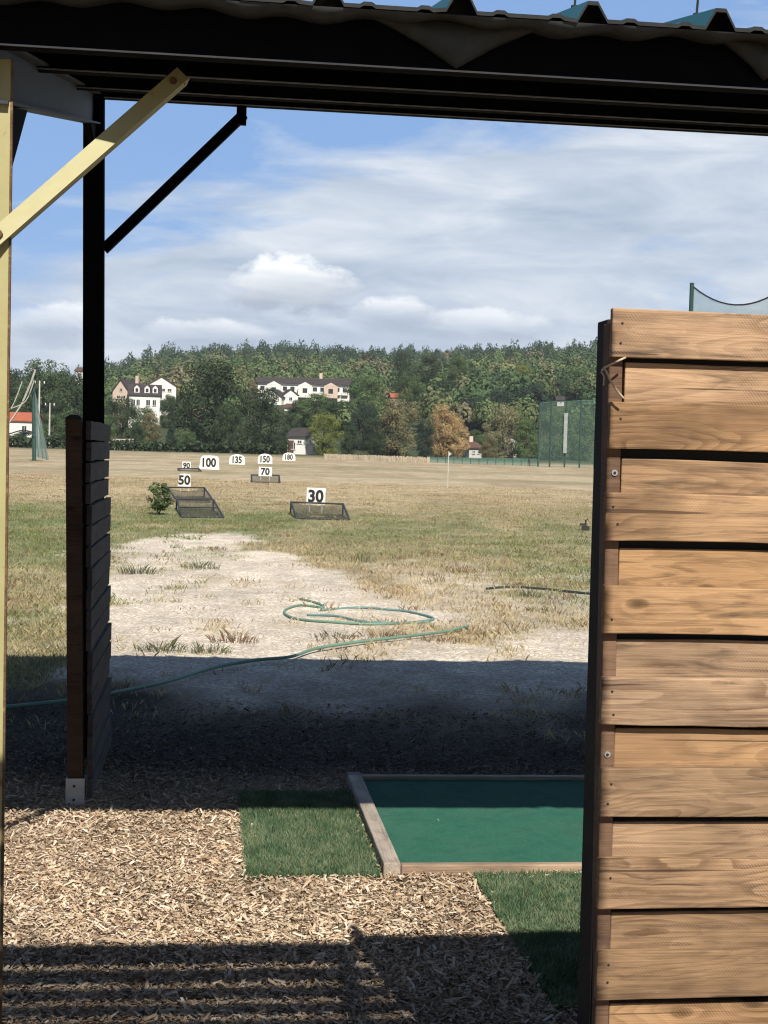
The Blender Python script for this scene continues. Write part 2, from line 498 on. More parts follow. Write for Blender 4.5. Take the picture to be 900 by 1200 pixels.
# gravel outline and mulch outline, in metres on the ground; distance compressed so both axes count alike
def g2(x, y):
    p = gnd(x, y); return (p.x, 8 * math.log(p.y))
GRAVEL = [g2(*p) for p in ((112, 705), (120, 652), (200, 626), (285, 628), (345, 650), (415, 682), (448, 708), (500, 742), (600, 744), (760, 752), (760, 830), (600, 850), (350, 850), (200, 840), (105, 800))]
def masks(X, Y):
    Ys = np.maximum(Y, 0.5)
    lx, ly = X, 8 * np.log(Ys)
    n = fbm(X * 1.1, Y * 0.55, 11, 5) - 0.5
    n2 = fbm(X * 0.45 + 40, Y * 0.12, 23, 4) - 0.5
    sd = poly_sd(lx, ly, GRAVEL)
    gravel = sstep(-0.35, 0.30, sd + n * 2.4)
    # scattered bare patches to the right of the main patch
    bare = sstep(0.05, 0.20, n + 0.12) * sstep(9, 11, Y) * (1 - sstep(19, 24, Y)) * sstep(-1.2, 0.2, X)
    gravel = np.maximum(gravel, bare * 0.4)
    patch = sstep(0.10, 0.19, fbm(X * 0.8, Y * 0.75, 131, 4) - 0.5)
    gravel = gravel * (1 - 0.42 * patch)
    mulch_shade = 1 - sstep(8.7, 10.9, Y + n * 3.2)  # dark mulch reach widened to paint in the roof shadow
    green = sstep(0.0, 1.0, 0.5 + n2 * 2.2 + n * 0.6)
    band = np.exp(-((np.log(Ys) - math.log(30)) / 0.30) ** 2) * 0.75 + np.exp(-((np.log(Ys) - math.log(19)) / 0.22) ** 2) * 0.85 * sstep(0.5, 2.5, X) \
        + 0.75 * sstep(-1.5, -2.4, X) * (1 - sstep(22, 45, Y)) * sstep(7, 10, Y)
    green = np.clip(green * (0.25 + 0.0 * X) + band * (0.6 + n * 1.2), 0, 1)
    green = green * (1 - 0.55 * sstep(38, 60, Y))
    # long mown streaks further out
    green = green + 0.35 * sstep(0.06, 0.16, fbm(X * 0.02, Y * 0.09, 31, 3) - 0.5) * sstep(40, 60, Y)
    return gravel, mulch_shade, np.clip(green, 0, 1), n

def region_color(X, Y):
    gravel, mulch_shade, green, n = masks(X, Y)
    straw = np.array((0.46, 0.375, 0.255)); straw2 = np.array((0.37, 0.29, 0.185))
    grn = np.array((0.185, 0.215, 0.11)); grv = np.array((0.79, 0.715, 0.60)); soil_shade = np.array((0.075, 0.06, 0.05))
    woodl = np.array((0.20, 0.17, 0.13))
    v = fbm(X * 0.3, Y * 0.08, 3, 4)[:, None]
    c = straw + (straw2 - straw) * sstep(0.35, 0.65, v)
    c = c + (grn - c) * green[:, None]
    c = c + (grv - c) * gravel[:, None]
    c = c + (soil_shade - c) * mulch_shade[:, None]  # mulch soil, darkened further to carry the roof shade
    chipb = (1 - sstep(6.5, 7.3, Y + n))[:, None]
    c = c + (np.array((0.36, 0.27, 0.19)) - c) * chipb
    # hillside under the woods
    hl = sstep(205, 250, Y)[:, None]
    c = c + (np.array((0.06, 0.075, 0.035)) - c) * hl
    return c

def build_ground():
    rows = np.concatenate([np.linspace(-40, 2.0, 22), np.geomspace(2.08, 60, 420), np.geomspace(60.6, 1500, 150)])
    nc = 330
    u = np.linspace(-1, 1, nc); u = np.sign(u) * np.abs(u) ** 1.35
    half = np.maximum(9, np.abs(rows) * 0.75 + 4)
    X = u[None, :] * half[:, None]; Y = np.repeat(rows[:, None], nc, 1)
    Xf, Yf = X.ravel(), Y.ravel()
    Z = ground_z(Xf, Yf)
    V = np.stack([Xf, Yf, Z], 1)
    nr = len(rows)
    i = np.arange(nr - 1)[:, None] * nc + np.arange(nc - 1)[None, :]
    Q = np.stack([i, i + 1, i + nc + 1, i + nc], -1).reshape(-1, 4)
    me = bpy.data.meshes.new('ground')
    me.vertices.add(len(V)); me.loops.add(Q.size); me.polygons.add(len(Q))
    me.vertices.foreach_set('co', V.astype(np.float32).ravel())
    me.loops.foreach_set('vertex_index', Q.astype(np.int32).ravel())
    me.polygons.foreach_set('loop_start', np.arange(0, Q.size, 4, dtype=np.int32))
    me.polygons.foreach_set('loop_total', np.full(len(Q), 4, dtype=np.int32))
    a = me.attributes.new('Col', 'FLOAT_COLOR', 'POINT')
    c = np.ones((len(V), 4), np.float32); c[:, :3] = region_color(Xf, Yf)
    a.data.foreach_set('color', c.ravel())
    gmask = me.attributes.new('Gravel', 'FLOAT', 'POINT')
    gmask.data.foreach_set('value', masks(Xf, Yf)[0].astype(np.float32))
    t = NT('field_ground', 0.95, 0.1)
    at_ = t.n('ShaderNodeAttribute', attribute_name='Col')
    v = t.coord('Object')
    fine = t.noise(v, 22, 8, 0.8)
    med = t.noise(v, 3.5, 6, 0.65)
    mpf = t.n('ShaderNodeMapping'); mpf.inputs['Scale'].default_value = (1, 0.5, 1)
    t.l(v, mpf.inputs['Vector'])
    far = t.noise(mpf.outputs[0], 0.9, 8, 0.75)
    k = t.math('MULTIPLY', t.ramp(fine, [(0.30, 0.35), (0.52, 1.02), (0.75, 1.5)]), t.ramp(med, [(0.25, 0.72), (0.75, 1.22)]))
    k = t.math('MULTIPLY', k, t.ramp(far, [(0.28, 0.62), (0.72, 1.35)]))
    vm = t.n('ShaderNodeVectorMath', operation='SCALE')
    t.l(at_.outputs['Color'], vm.inputs[0]); t.l(k, vm.inputs['Scale'])
    # little stones in the bare patch
    vo = t.n('ShaderNodeTexVoronoi'); vo.inputs['Scale'].default_value = 38
    t.l(v, vo.inputs['Vector'])
    ga = t.n('ShaderNodeAttribute', attribute_name='Gravel')
    dk = t.math('MULTIPLY', t.ramp(vo.outputs['Distance'], [(0.30, 0.0), (0.70, 0.55)]), ga.outputs['Fac'])
    c = t.mix(dk, vm.outputs[0], (0.24, 0.18, 0.13))
    t.col(c)
    t.bump(t.math('ADD', fine, t.math('MULTIPLY', med, 1.5)), 0.55, 0.04)
    me.materials.append(t.m)
    me.polygons.foreach_set('use_smooth', [True] * len(Q))
    me.update()
    o = link('ground', me)
    tag(o, kind='structure')
build_ground()

# ------------------------------------------------------------------ scattered ground cover
def quads_from(center, xdir, ydir):
    return np.stack([center - xdir - ydir, center + xdir - ydir, center + xdir + ydir, center - xdir + ydir], 1).reshape(-1, 3)

MAT_BOX = None
def build_chips():
    n = 270000
    # more chips close by; sparse in the shade further out
    Y = rng.uniform(3.7, 9.2, n); X = rng.uniform(-0.30, 0.20, n) * Y * 1.1
    nn = fbm(X * 2, Y * 2, 51, 3)
    dens = np.where(Y < 6.7, 1.0, np.interp(Y, [6.7, 7.5, 9.2], [0.7, 0.4, 0.1])) * (0.6 + 0.8 * nn)
    keep = rng.random(n) < dens
    P = np.stack([X, Y], 1)
    s = X * SV.x + Y * SV.y; t_ = X * SU.x + Y * SU.y
    # not on the mats or the tee
    for (s0, s1, t0, t1, p) in MATS:
        ins = (s > s0) & (s < s1) & (t_ > t0) & (t_ < t1)
        edge = (s < s0 + .05) | (s > s1 - .05) | (t_ < t0 + .06) | (t_ > t1 - .06)
        keep &= ~(ins & (rng.random(n) > np.where(edge, p * 6, p)))
    X, Y = X[keep], Y[keep]; n = len(X)
    L = rng.gamma(1.6, 0.0034, n) + 0.0018; L = np.clip(L, 0.0025, 0.055)
    W = L * rng.uniform(0.12, 0.5, n); W = np.clip(W, 0.0010, 0.0045)
    yaw = rng.uniform(0, math.pi, n); pit = rng.normal(0, 0.28, n); rol = rng.normal(0, 0.5, n)
    z = 0.004 + rng.random(n) ** 2 * 0.014 + np.abs(np.sin(pit)) * L
    dx = np.stack([np.cos(yaw) * np.cos(pit), np.sin(yaw) * np.cos(pit), np.sin(pit)], 1)
    side = np.stack([-np.sin(yaw) * np.cos(rol), np.cos(yaw) * np.cos(rol), np.sin(rol)], 1)
    C = np.stack([X, Y, z], 1)
    xa = dx * L[:, None]; ya = side * W[:, None]
    # a chip: two quads folded along its length plus an end thickness
    nrm = np.cross(dx, side)
    up = nrm * (W * 0.35)[:, None]
    a = np.stack([C - xa - ya, C + xa - ya, C + xa * 0.93 + up, C - xa * 0.95 + up], 1)
    b = np.stack([C - xa * 0.95 + up, C + xa * 0.93 + up, C + xa + ya, C - xa + ya], 1)
    V = np.concatenate([a.reshape(-1, 3), b.reshape(-1, 3)])
    pal = np.array([(0.50, 0.405, 0.30), (0.42, 0.32, 0.22), (0.34, 0.245, 0.16), (0.58, 0.50, 0.40), (0.21, 0.14, 0.09), (0.12, 0.09, 0.07)])
    ci = rng.choice(6, n, p=[.27, .26, .20, .12, .10, .05])
    far = sstep(6.6, 7.6, Y)  # chips coloured darker where the roof shade falls
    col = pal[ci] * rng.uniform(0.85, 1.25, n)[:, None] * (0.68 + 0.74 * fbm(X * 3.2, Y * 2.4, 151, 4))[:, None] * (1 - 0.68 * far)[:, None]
    c4 = np.repeat(col, 4, 0)
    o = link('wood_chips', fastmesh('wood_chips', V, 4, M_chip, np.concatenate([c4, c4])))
    tag(o, 'pale wood chip mulch strewn over the shelter floor', 'wood chips', kind='stuff')

def blades(X, Y, Z, h, w, lean, col, name, label, mat):
    n = len(X)
    yaw = rng.uniform(0, 2 * math.pi, n)
    la = rng.uniform(0, 2 * math.pi, n)
    C = np.stack([X, Y, Z], 1)
    sd = np.stack([np.cos(yaw), np.sin(yaw), np.zeros(n)], 1) * w[:, None]
    tip = np.stack([np.cos(la) * lean * h, np.sin(la) * lean * h, h], 1)
    mid = tip * np.array([0.35, 0.35, 0.6])
    V = np.stack([C - sd, C + sd, C + mid + sd * 0.7, C + tip], 1)
    V = V.reshape(-1, 3)
    o = link(name, fastmesh(name, V, 4, mat, np.repeat(col, 4, 0)))
    return tag(o, label, 'grass', kind='stuff')

def build_field_grass():
    # tufts: pick tuft centres in log-distance, spread blades round each
    nt = 30000
    Y = np.exp(rng.uniform(math.log(8.3), math.log(70), nt)); X = (rng.uniform(-0.285, 0.17, nt)) * Y
    gravel, mulch_shade, green, n_ = masks(X, Y)
    p = np.clip((0.80 - 1.05 * gravel) * (1 - mulch_shade) , 0.012, 1) * (0.35 + 0.9 * fbm(X * 0.7, Y * 0.4, 63, 3))
    k = rng.random(nt) < p
    X, Y, green, gravel = X[k], Y[k], green[k], gravel[k]
    nb = 16
    spread = 0.03 + 0.05 * rng.random(len(X)) + 0.0025 * Y
    Xb = np.repeat(X, nb) + rng.normal(0, 1, len(X) * nb) * np.repeat(spread, nb)
    Yb = np.repeat(Y, nb) + rng.normal(0, 1, len(X) * nb) * np.repeat(spread, nb)
    hh = np.repeat(rng.gamma(4, 0.012, len(X)) + 0.015 + 0.02 * gravel, nb) * rng.uniform(0.5, 1.2, len(Xb))
    hh = np.minimum(hh * 0.58, 0.07)
    w = 0.0016 + 0.00020 * Yb
    g = np.clip(np.repeat(green, nb) * 1.15 + np.repeat(rng.normal(0, 0.18, len(X)), nb), 0, 1)[:, None]
    straw = np.array((0.52, 0.42, 0.26)); grn = np.array((0.20, 0.235, 0.09)); brown = np.array((0.24, 0.15, 0.085))
    c = straw + (grn - straw) * g
    br = np.repeat(rng.random(len(X)) < 0.10, nb)[:, None]
    c = np.where(br, brown, c) * rng.uniform(0.7, 1.25, len(Xb))[:, None]
    Z = ground_z(Xb, Yb) - 0.004
    blades(Xb, Yb, Z, hh, w, rng.uniform(0.2, 1.1, len(Xb)), c, 'field_grass', 'dry straw and green grass tufts scattered across the practice field', M_grass)

# ------------------------------------------------------------------ tee area
G1 = gnd(449, 1028); s_l, t_f = to_sh(G1)          # front-left ground corner of the tee
T_LEN = 1.56; T_W = 1.72
TEE = (s_l, s_l + T_W, t_f, t_f + T_LEN)
sL0, tL0 = to_sh(gnd(288, 1031)); TL = (sL0, s_l - 0.012, tL0, tL0 + 1.33)
sR0, tR0 = to_sh(gnd(556, 1031)); TR = (sR0, sR0 + 1.3, tR0 - 1.32, t_f - 0.012)
MATS = [(TEE[0], TEE[1], TEE[2], TEE[3], 0.004), (*TL, 0.018), (*TR, 0.018)]

def timber_rail(root, p, q, w, h, mat, z=0.0):
    mb = MB()
    d = (q - p); L = d.length; d.normalize()
    mb.box((L / 2, 0, h / 2), (L, w, h))
    o = mb.build('rail', mat, root, bevel=0.006)
    o.location = root.matrix_basis.inverted() @ Vector((p.x, p.y, z))
    o.rotation_euler = (0, 0, math.atan2(d.y, d.x))
    return o

def build_tee():
    s0, s1, t0, t1 = TEE
    w, h = 0.066, 0.055
    e = thing('timber_edging', sh((s0 + s1) / 2, (t0 + t1) / 2, 0), 'low weathered timber frame around the flat green hitting mat', 'edging')
    timber_rail(e, sh(s0 + w / 2, t0, 0), sh(s0 + w / 2, t1, 0), w, h, M_sleeper)
    timber_rail(e, sh(s1 - w / 2, t0, 0), sh(s1 - w / 2, t1, 0), w, h, M_sleeper)
    timber_rail(e, sh(s0 + w + .002, t0 + 0.02, 0), sh(s1 - w - .002, t0 + 0.02, 0), 0.04, 0.046, M_sleeper2)
    timber_rail(e, sh(s0 + w + .002, t1 - 0.025, 0), sh(s1 - w - .002, t1 - 0.025, 0), 0.05, 0.046, M_sleeper)
    # hitting mat: slab with a short pile
    mt = NT('flat_green_turf', 0.95, 0.1)
    v = mt.coord('Object')
    n1 = mt.noise(v, 220, 3, 0.7); n2 = mt.noise(v, 3.0, 4, 0.6); n3 = mt.noise(v, 60, 3, 0.6)
    c = mt.ramp(n1, [(0.25, (0.018, 0.085, 0.056)), (0.75, (0.048, 0.185, 0.128))])
    c = mt.mix(mt.ramp(n2, [(0.4, 0.0), (0.75, 0.55)]), c, (0.07, 0.145, 0.105))
    n4 = mt.noise(v, 14, 6, 0.7)
    c = mt.mix(mt.ramp(n4, [(0.45, 0.0), (0.72, 0.5)]), c, (0.016, 0.075, 0.052))
    c = mt.mix(mt.ramp(n3, [(0.66, 0.0), (0.74, 0.5)]), c, (0.14, 0.20, 0.12))
    mt.col(c); mt.bump(n1, 0.8, 0.006)
    mb = MB()
    a0, a1, b0, b1 = s0 + w + 0.006, s1 - w - 0.006, t0 + 0.043, t1 - 0.053
    P = [sh(a0, b0, 0.003), sh(a1, b0, 0.003), sh(a1, b1, 0.003), sh(a0, b1, 0.003)]
    mb.hexa(P + [p + Vector((0, 0, 0.027)) for p in P])
    root = mb.build('hitting_mat', mt.m, origin=sh((a0 + a1) / 2, (b0 + b1) / 2, 0))
    tag(root, 'flat bottle green hitting mat framed by low timbers', 'mat')
    # fluff and chips lying on it
    # thatch turf mats either side
    for T, lab, sd in ((TL, 'shaggy green artificial turf rectangle left of the timber frame', 3), (TR, 'shaggy green artificial turf rectangle in front of the hitting mat', 4)):
        r = np.random.default_rng(sd)
        c0 = sh((T[0] + T[1]) / 2, (T[2] + T[3]) / 2, 0)
        mb = MB()
        # wavy outline backing
        pts = []
        def edge(p, q, n):
            for i in range(n):
                f = i / n
                pts.append(Vector((p[0] + (q[0] - p[0]) * f + r.normal(0, 0.004), p[1] + (q[1] - p[1]) * f + r.normal(0, 0.004), 0)))
        cs = [(T[0], T[2]), (T[1], T[2]), (T[1], T[3]), (T[0], T[3])]
        for i in range(4): edge(cs[i], cs[(i + 1) % 4], 10)
        mb.prism([sh(p.x, p.y, 0.003) - c0 for p in pts], (0, 0, 0.008))
        bk = mb.build('backing', m_plain('dark_green_backing', (0.02, 0.07, 0.03), (0.015, 0.05, 0.02), 40, 0.95))
        bk.name = 'turf_mat'; bk.data.name = 'turf_mat'
        bk.location = c0
        tag(bk, lab, 'turf mat', 'shaggy turf mats by the tee')
        area = (T[1] - T[0]) * (T[3] - T[2])
        n = int(area * 42000)
        s = r.uniform(T[0], T[1], n); t = r.uniform(T[2], T[3], n)
        s += r.normal(0, 0.004, n)
        C = s[:, None] * np.array(SV)[None] + t[:, None] * np.array(SU)[None]
        C[:, 2] = 0.010
        C -= np.array(c0)[None]
        hh = r.uniform(0.012, 0.03, n); yaw = r.uniform(0, 6.28, n); la = r.uniform(0, 6.28, n); ln = r.uniform(0.2, 1.1, n)
        clump = fbm(s * 14, t * 14, 90 + sd, 2)
        sdv = np.stack([np.cos(yaw), np.sin(yaw), 0 * yaw], 1) * 0.0016
        tip = np.stack([np.cos(la) * ln * hh, np.sin(la) * ln * hh, hh], 1)
        V = np.stack([C - sdv, C + sdv, C + tip * 0.6 + sdv, C + tip], 1).reshape(-1, 3)
        base = np.array((0.070, 0.140, 0.068)); lite = np.array((0.23, 0.29, 0.175)); dry = np.array((0.30, 0.25, 0.13))
        f = np.clip(clump * 1.4 - 0.3 + r.normal(0, 0.22, n), 0, 1)[:, None]
        cc = base + (lite - base) * f
        cc = np.where((r.random(n) < 0.06)[:, None], dry, cc)
        p = link('pile', fastmesh('pile', V, 4, M_grass, np.repeat(cc, 4, 0)), bk)
        p['kind'] = 'stuff'
build_tee()
build_chips()
build_field_grass()

# ------------------------------------------------------------------ shelter
T0, T1 = 3.70, 7.68
SLOPE = 0.198
def pan(t): return EYE + 1.10 + SLOPE * (t - T0)
def build_shelter():
    s_post = s_at(11.5, 290, 3.93)        # right side of near post
    s_far = s_at(120, 150, 7.58)
    root = thing('open_shelter', sh(1.0, 5.8, 0), 'long open fronted steel shelter with dark underside and teal sheet roof', 'shelter')
    S0, S1 = -5.2, 5.8
    # sheet: trapezoid ribs running away from the viewer
    ridge0 = to_sh(at(843, 30, 3.84))[0]
    pitch = 0.333
    prof = []
    k0 = int(math.floor((S0 - ridge0) / pitch)) + 1
    k1 = int(math.floor((S1 - ridge0) / pitch))
    for k in range(k0, k1 + 1):
        c = ridge0 + k * pitch
        wob = 0.004 * math.sin(k * 2.3)
        prof += [(c - 0.115, 0.0), (c - 0.105, 0.006), (c - 0.085, 0.006), (c - 0.075, 0.0),
                 (c - 0.042, 0.0 + wob), (c - 0.016, 0.046 + wob), (c + 0.010, 0.046 + wob), (c + 0.036, 0.0),
                 (c + 0.075, 0.0), (c + 0.085, 0.006), (c + 0.105, 0.006), (c + 0.115, 0.0)]
    n = len(prof)
    th = 0.010
    tt = [T0, T0 + 0.35, 5.0, 6.5, T1]
    vs = []
    for t in tt:
        for s, z in prof:
            vs.append(sh(s, t, pan(t) + z))
        for s, z in prof:
            vs.append(sh(s, t, pan(t) + z - th))
    mb = MB()
    fs = []; mi = []
    for i in range(len(tt) - 1):
        a = i * 2 * n; b = (i + 1) * 2 * n
        for k in range(n - 1):
            fs.append((a + k, a + k + 1, b + k + 1, b + k)); mi.append(0)
            fs.append((a + n + k, b + n + k, b + n + k + 1, a + n + k + 1)); mi.append(1)
    for k in range(n - 1):
        fs.append((k, n + k, n + k + 1, k + 1)); mi.append(2)
        b = (len(tt) - 1) * 2 * n
        fs.append((b + k, b + k + 1, b + n + k + 1, b + n + k)); mi.append(2)
    mb.v = vs; mb.f = fs; mb.mi = mi
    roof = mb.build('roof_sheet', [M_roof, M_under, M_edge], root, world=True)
    # fixing screws on the near row of ribs
    for k in range(k0, k1 + 1):
        c = ridge0 + k * pitch - 0.003
        if not (-1.5 < c < 1.6): continue
        t = T0 + 0.20
        q = MB(); b = sh(c, t, pan(t) + 0.044)
        q.tube([b, b + Vector((0, 0, 0.006))], 0.010, 8)
        q.tube([b + Vector((0, 0, 0.006)), b + Vector((0.002, 0, 0.045))], 0.0035, 6)
        q.build('screw', M_frame, roof, world=True)
    # felt liner drooping below the eave
    def flap(x0, x1, apex, drop, seed, dt=0.035):
        r = random.Random(seed); m = MB(); N = 26; K = 7
        vs = []; fs = []
        for i in range(N + 1):
            f = i / N
            x = x0 + (x1 - x0) * f
            p = (f / apex) if f < apex else (1 - f) / (1 - apex)
            d = drop * (max(p, 0) ** 1.25) + 0.012
            top = at(x, 40, 3.8); s = to_sh(top)[0]
            for j in range(K + 1):
                g = j / K
                tj = T0 + 0.115 - dt * math.sin(g * math.pi) * (0.4 + 0.6 * p) + 0.006 * math.sin(f * 21 + g * 5) * g
                vs.append(sh(s, tj, pan(tj) - th - 0.001 - d * g))
        for i in range(N):
            for j in range(K):
                a = i * (K + 1) + j
                fs.append((a, a + 1, a + K + 2, a + K + 1))
        m.add(vs, fs)
        o = m.build('felt_liner', M_felt, root, world=True, smooth=True)
        so = o.modifiers.new('solid', 'SOLIDIFY'); so.thickness = 0.004
        return o
    flap(430, 650, 0.50, 0.115, 1)
    flap(860, 1010, 0.42, 0.10, 2)
    # continuous felt edge along the eave
    m = MB()
    N = 160; vs = []
    for i in range(N + 1):
        s = -1.6 + 3.4 * i / N
        dz = 0.012 + 0.010 * (0.5 + 0.5 * math.sin(s * 9.0)) + 0.006 * math.sin(s * 31)
        for j, (dt, g) in enumerate(((0.004, 0.0), (0.010, 0.55), (0.03, 1.0), (0.14, 1.25))):
            t = T0 + dt
            vs.append(sh(s, t, pan(t) - th - 0.002 - dz * g))
    fs = [(i * 4 + j, i * 4 + j + 1, i * 4 + j + 5, i * 4 + j + 4) for i in range(N) for j in range(3)]
    m.add(vs, fs); m.build('felt_edge', M_felt, root, world=True, smooth=True)
    # purlins; bottom lip coloured paler as a line of caught light
    for t, d in ((T0 + 0.14, 0.130), (4.94, 0.135), (6.50, 0.135), (7.60, 0.140)):
        m = MB()
        zt = pan(t) - th - 0.004; zb = zt - d
        m.hexa([sh(S0, t - .003, zb), sh(S1, t - .003, zb), sh(S1, t + .003, zb), sh(S0, t + .003, zb),
                sh(S0, t - .003, zt), sh(S1, t - .003, zt), sh(S1, t + .003, zt), sh(S0, t + .003, zt)], 0)
        for z, dirn in ((zt - .004, 1), (zb + .004, 1)):
            a, b = t + .0045, t + .055
            m.hexa([sh(S0, a, z - .003), sh(S1, a, z - .003), sh(S1, b, z - .003), sh(S0, b, z - .003),
                    sh(S0, a, z + .003), sh(S1, a, z + .003), sh(S1, b, z + .003), sh(S0, b, z + .003)], 0)
        # lip
        m.hexa([sh(S0, t - .008, zb - .002), sh(S1, t - .008, zb - .002), sh(S1, t - .0045, zb - .002), sh(S0, t - .0045, zb - .002),
                sh(S0, t - .008, zb + .002), sh(S1, t - .008, zb + .002), sh(S1, t - .0045, zb + .002), sh(S0, t - .0045, zb + .002)], 1)
        m.build('purlin', [M_steel, M_liplight], root, world=True)
    # frames: the one in view and the next to the right
    for fr, sp, sf in ((0, s_post, s_far), (1, s_post + 4.7, s_far + 4.7)):
        tn, tf = 3.93, 7.58
        w = 0.10
        zt = lambda t: pan(t) - th - 0.004 - 0.14
        # near post: I section
        m = MB()
        zc = zt(tn) - 0.02
        lean = 0.016
        def ib(s0, s1, t0, t1, mi=0, z0=0.0, z1=None):
            z1_ = zc if z1 is None else z1
            q = lean
            m.hexa([sh(s0 + q, t0, z0), sh(s1 + q, t0, z0), sh(s1 + q, t1, z0), sh(s0 + q, t1, z0), sh(s0, t0, z1_), sh(s1, t0, z1_), sh(s1, t1, z1_), sh(s0, t1, z1_)], mi)
        ib(sp - w, sp - 0.006, tn, tn + 0.010, 0)
        ib(sp - 0.0059, sp, tn - 0.001, tn + 0.011, 1)
        ib(sp - w / 2 - .004, sp - w / 2 + .004, tn + .0102, tn + .1098, 0)
        ib(sp - w, sp - .03, tn + .110, tn + .120, 0)
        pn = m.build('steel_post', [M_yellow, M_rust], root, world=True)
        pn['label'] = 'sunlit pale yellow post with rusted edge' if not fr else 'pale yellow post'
        # far post
        m = MB(); zc = zt(tf) + 0.13; lean = 0.065
        ib(sf - w, sf, tf, tf + .010); ib(sf - w / 2 - .004, sf - w / 2 + .004, tf + .0102, tf + .0898); ib(sf - w, sf, tf + .090, tf + .10)
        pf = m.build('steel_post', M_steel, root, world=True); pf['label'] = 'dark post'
        # rafter I beam, from near post to far post
        m = MB()
        a0 = sp - 0.05; b0 = sf - 0.05
        hgt = 0.155; fw = 0.042
        ta, tb = tn - 0.02, tf - .004
        za, zb = zt(ta) + 0.022, zt(tb) + 0.022
        def seg(hw, z0, z1):
            P = [sh(a0 - hw, ta, za + z0), sh(a0 + hw, ta, za + z0), sh(b0 + hw, tb, zb + z0), sh(b0 - hw, tb, zb + z0)]
            m.hexa(P + [p + Vector((0, 0, z1 - z0)) for p in P])
        seg(0.004, -hgt + .0082, -.0082); seg(fw, -.008, 0); seg(fw, -hgt, -hgt + .008)
        m.build('rafter', M_rafter, root, world=True)
        # haunch plates
        m = MB()
        q0 = sh(a0, tn + .122, za - hgt + 0.024); q1 = q0 + SU * 0.42 + Vector((0, 0, 0.42 * SLOPE)); q2 = sh(a0, tn + .122, za - hgt - 0.20)
        m.prism([q0 - SV * .02, q1 - SV * .02, q2 - SV * .02], SV * 0.04)
        m.build('haunch', M_steel, root, world=True)
        m = MB()
        q0 = sh(b0, tf - .005, zb - hgt - 0.002); q1 = q0 - SU * 0.30 - Vector((0, 0, 0.30 * SLOPE)); q2 = sh(b0, tf - .005, zb - hgt - 0.12)
        m.prism([q0 - SV * .02, q2 - SV * .02, q1 - SV * .02], SV * 0.04)
        m.build('haunch', M_steel, root, world=True)
        off = SV * (4.7 * fr)
        # knee braces (angle section)
        m = MB()
        p = at(-14, 286, 3.80) + off; q = at(214, 86, 4.05) + off
        d = (q - p).normalized(); nrm = d.cross(SU).normalized()
        m.bar(p, q, 0.006, 0.042, up=nrm)
        m.bar(p + SU * .028 - nrm * 0.0184, q + SU * .028 - nrm * 0.0184, 0.048, 0.005, up=nrm)
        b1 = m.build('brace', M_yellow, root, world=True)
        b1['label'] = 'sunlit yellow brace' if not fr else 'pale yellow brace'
        for pp in (p + (q - p) * 0.055, p + (q - p) * 0.95):
            hb = MB(); hb.tube([pp - SU * 0.012, pp - SU * 0.003], 0.010, 6); hb.build('bolt', M_rust, b1, world=True)
        # brace cleat at top
        m = MB()
        c = at(206, 72, 4.04) + off
        m.box(c + SU * 0.02, (0.05, 0.012, 0.11), ax=(SV, SU, Vector((0, 0, 1))))
        m.build('cleat', M_steel, root, world=True)
        m = MB()
        p = at(121, 292, 7.60) + off; q = at(286, 133, 7.63) + off
        d = (q - p).normalized(); nrm = d.cross(SU).normalized()
        m.bar(p, q, 0.006, 0.05, up=nrm)
        m.bar(p + SU * .024 - nrm * 0.0225, q + SU * .024 - nrm * 0.0225, 0.042, 0.005, up=nrm)
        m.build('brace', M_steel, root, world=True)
        m = MB()
        c = at(283, 136, 7.61) + off
        m.box(c, (0.05, 0.03, 0.09), ax=(SV, SU, Vector((0, 0, 1))))
        m.build('cleat', M_steel, root, world=True)
    return root
build_shelter()

# ------------------------------------------------------------------ timber screens
PA = R(7.2)
PV = Vector((math.cos(PA), math.sin(PA), 0)); PN = Vector((-math.sin(PA), math.cos(PA), 0))
def board_mesh(L, H, T, seed, name='board'):
    """board with slightly wavy long edges; local x along, y depth, z up"""
    r = random.Random(seed); n = 22
    vs = []; fs = []
    e1 = [r.uniform(-1, 1) for _ in range(n + 1)]; e2 = [r.uniform(-1, 1) for _ in range(n + 1)]
    for i in range(n + 1):
        x = L * i / n
        a = 0.0009 * e1[i] + 0.0018 * math.sin(i * 0.5 + seed); b = 0.0009 * e2[i] + 0.0016 * math.sin(i * 0.43 + seed * 2)
        xs = x + (r.uniform(-.001, .001) if i in (0, n) else 0)
        vs += [(xs, 0, a), (xs, T, a), (xs, T, H + b), (xs, 0, H + b)]
    for i in range(n):
        o = i * 4
        for k in range(4):
            fs.append((o + k, o + (k + 1) % 4, o + 4 + (k + 1) % 4, o + 4 + k))
    fs.append((3, 2, 1, 0)); fs.append((n * 4, n * 4 + 1, n * 4 + 2, n * 4 + 3))
    return mesh(name, vs, [f[::-1] for f in fs])

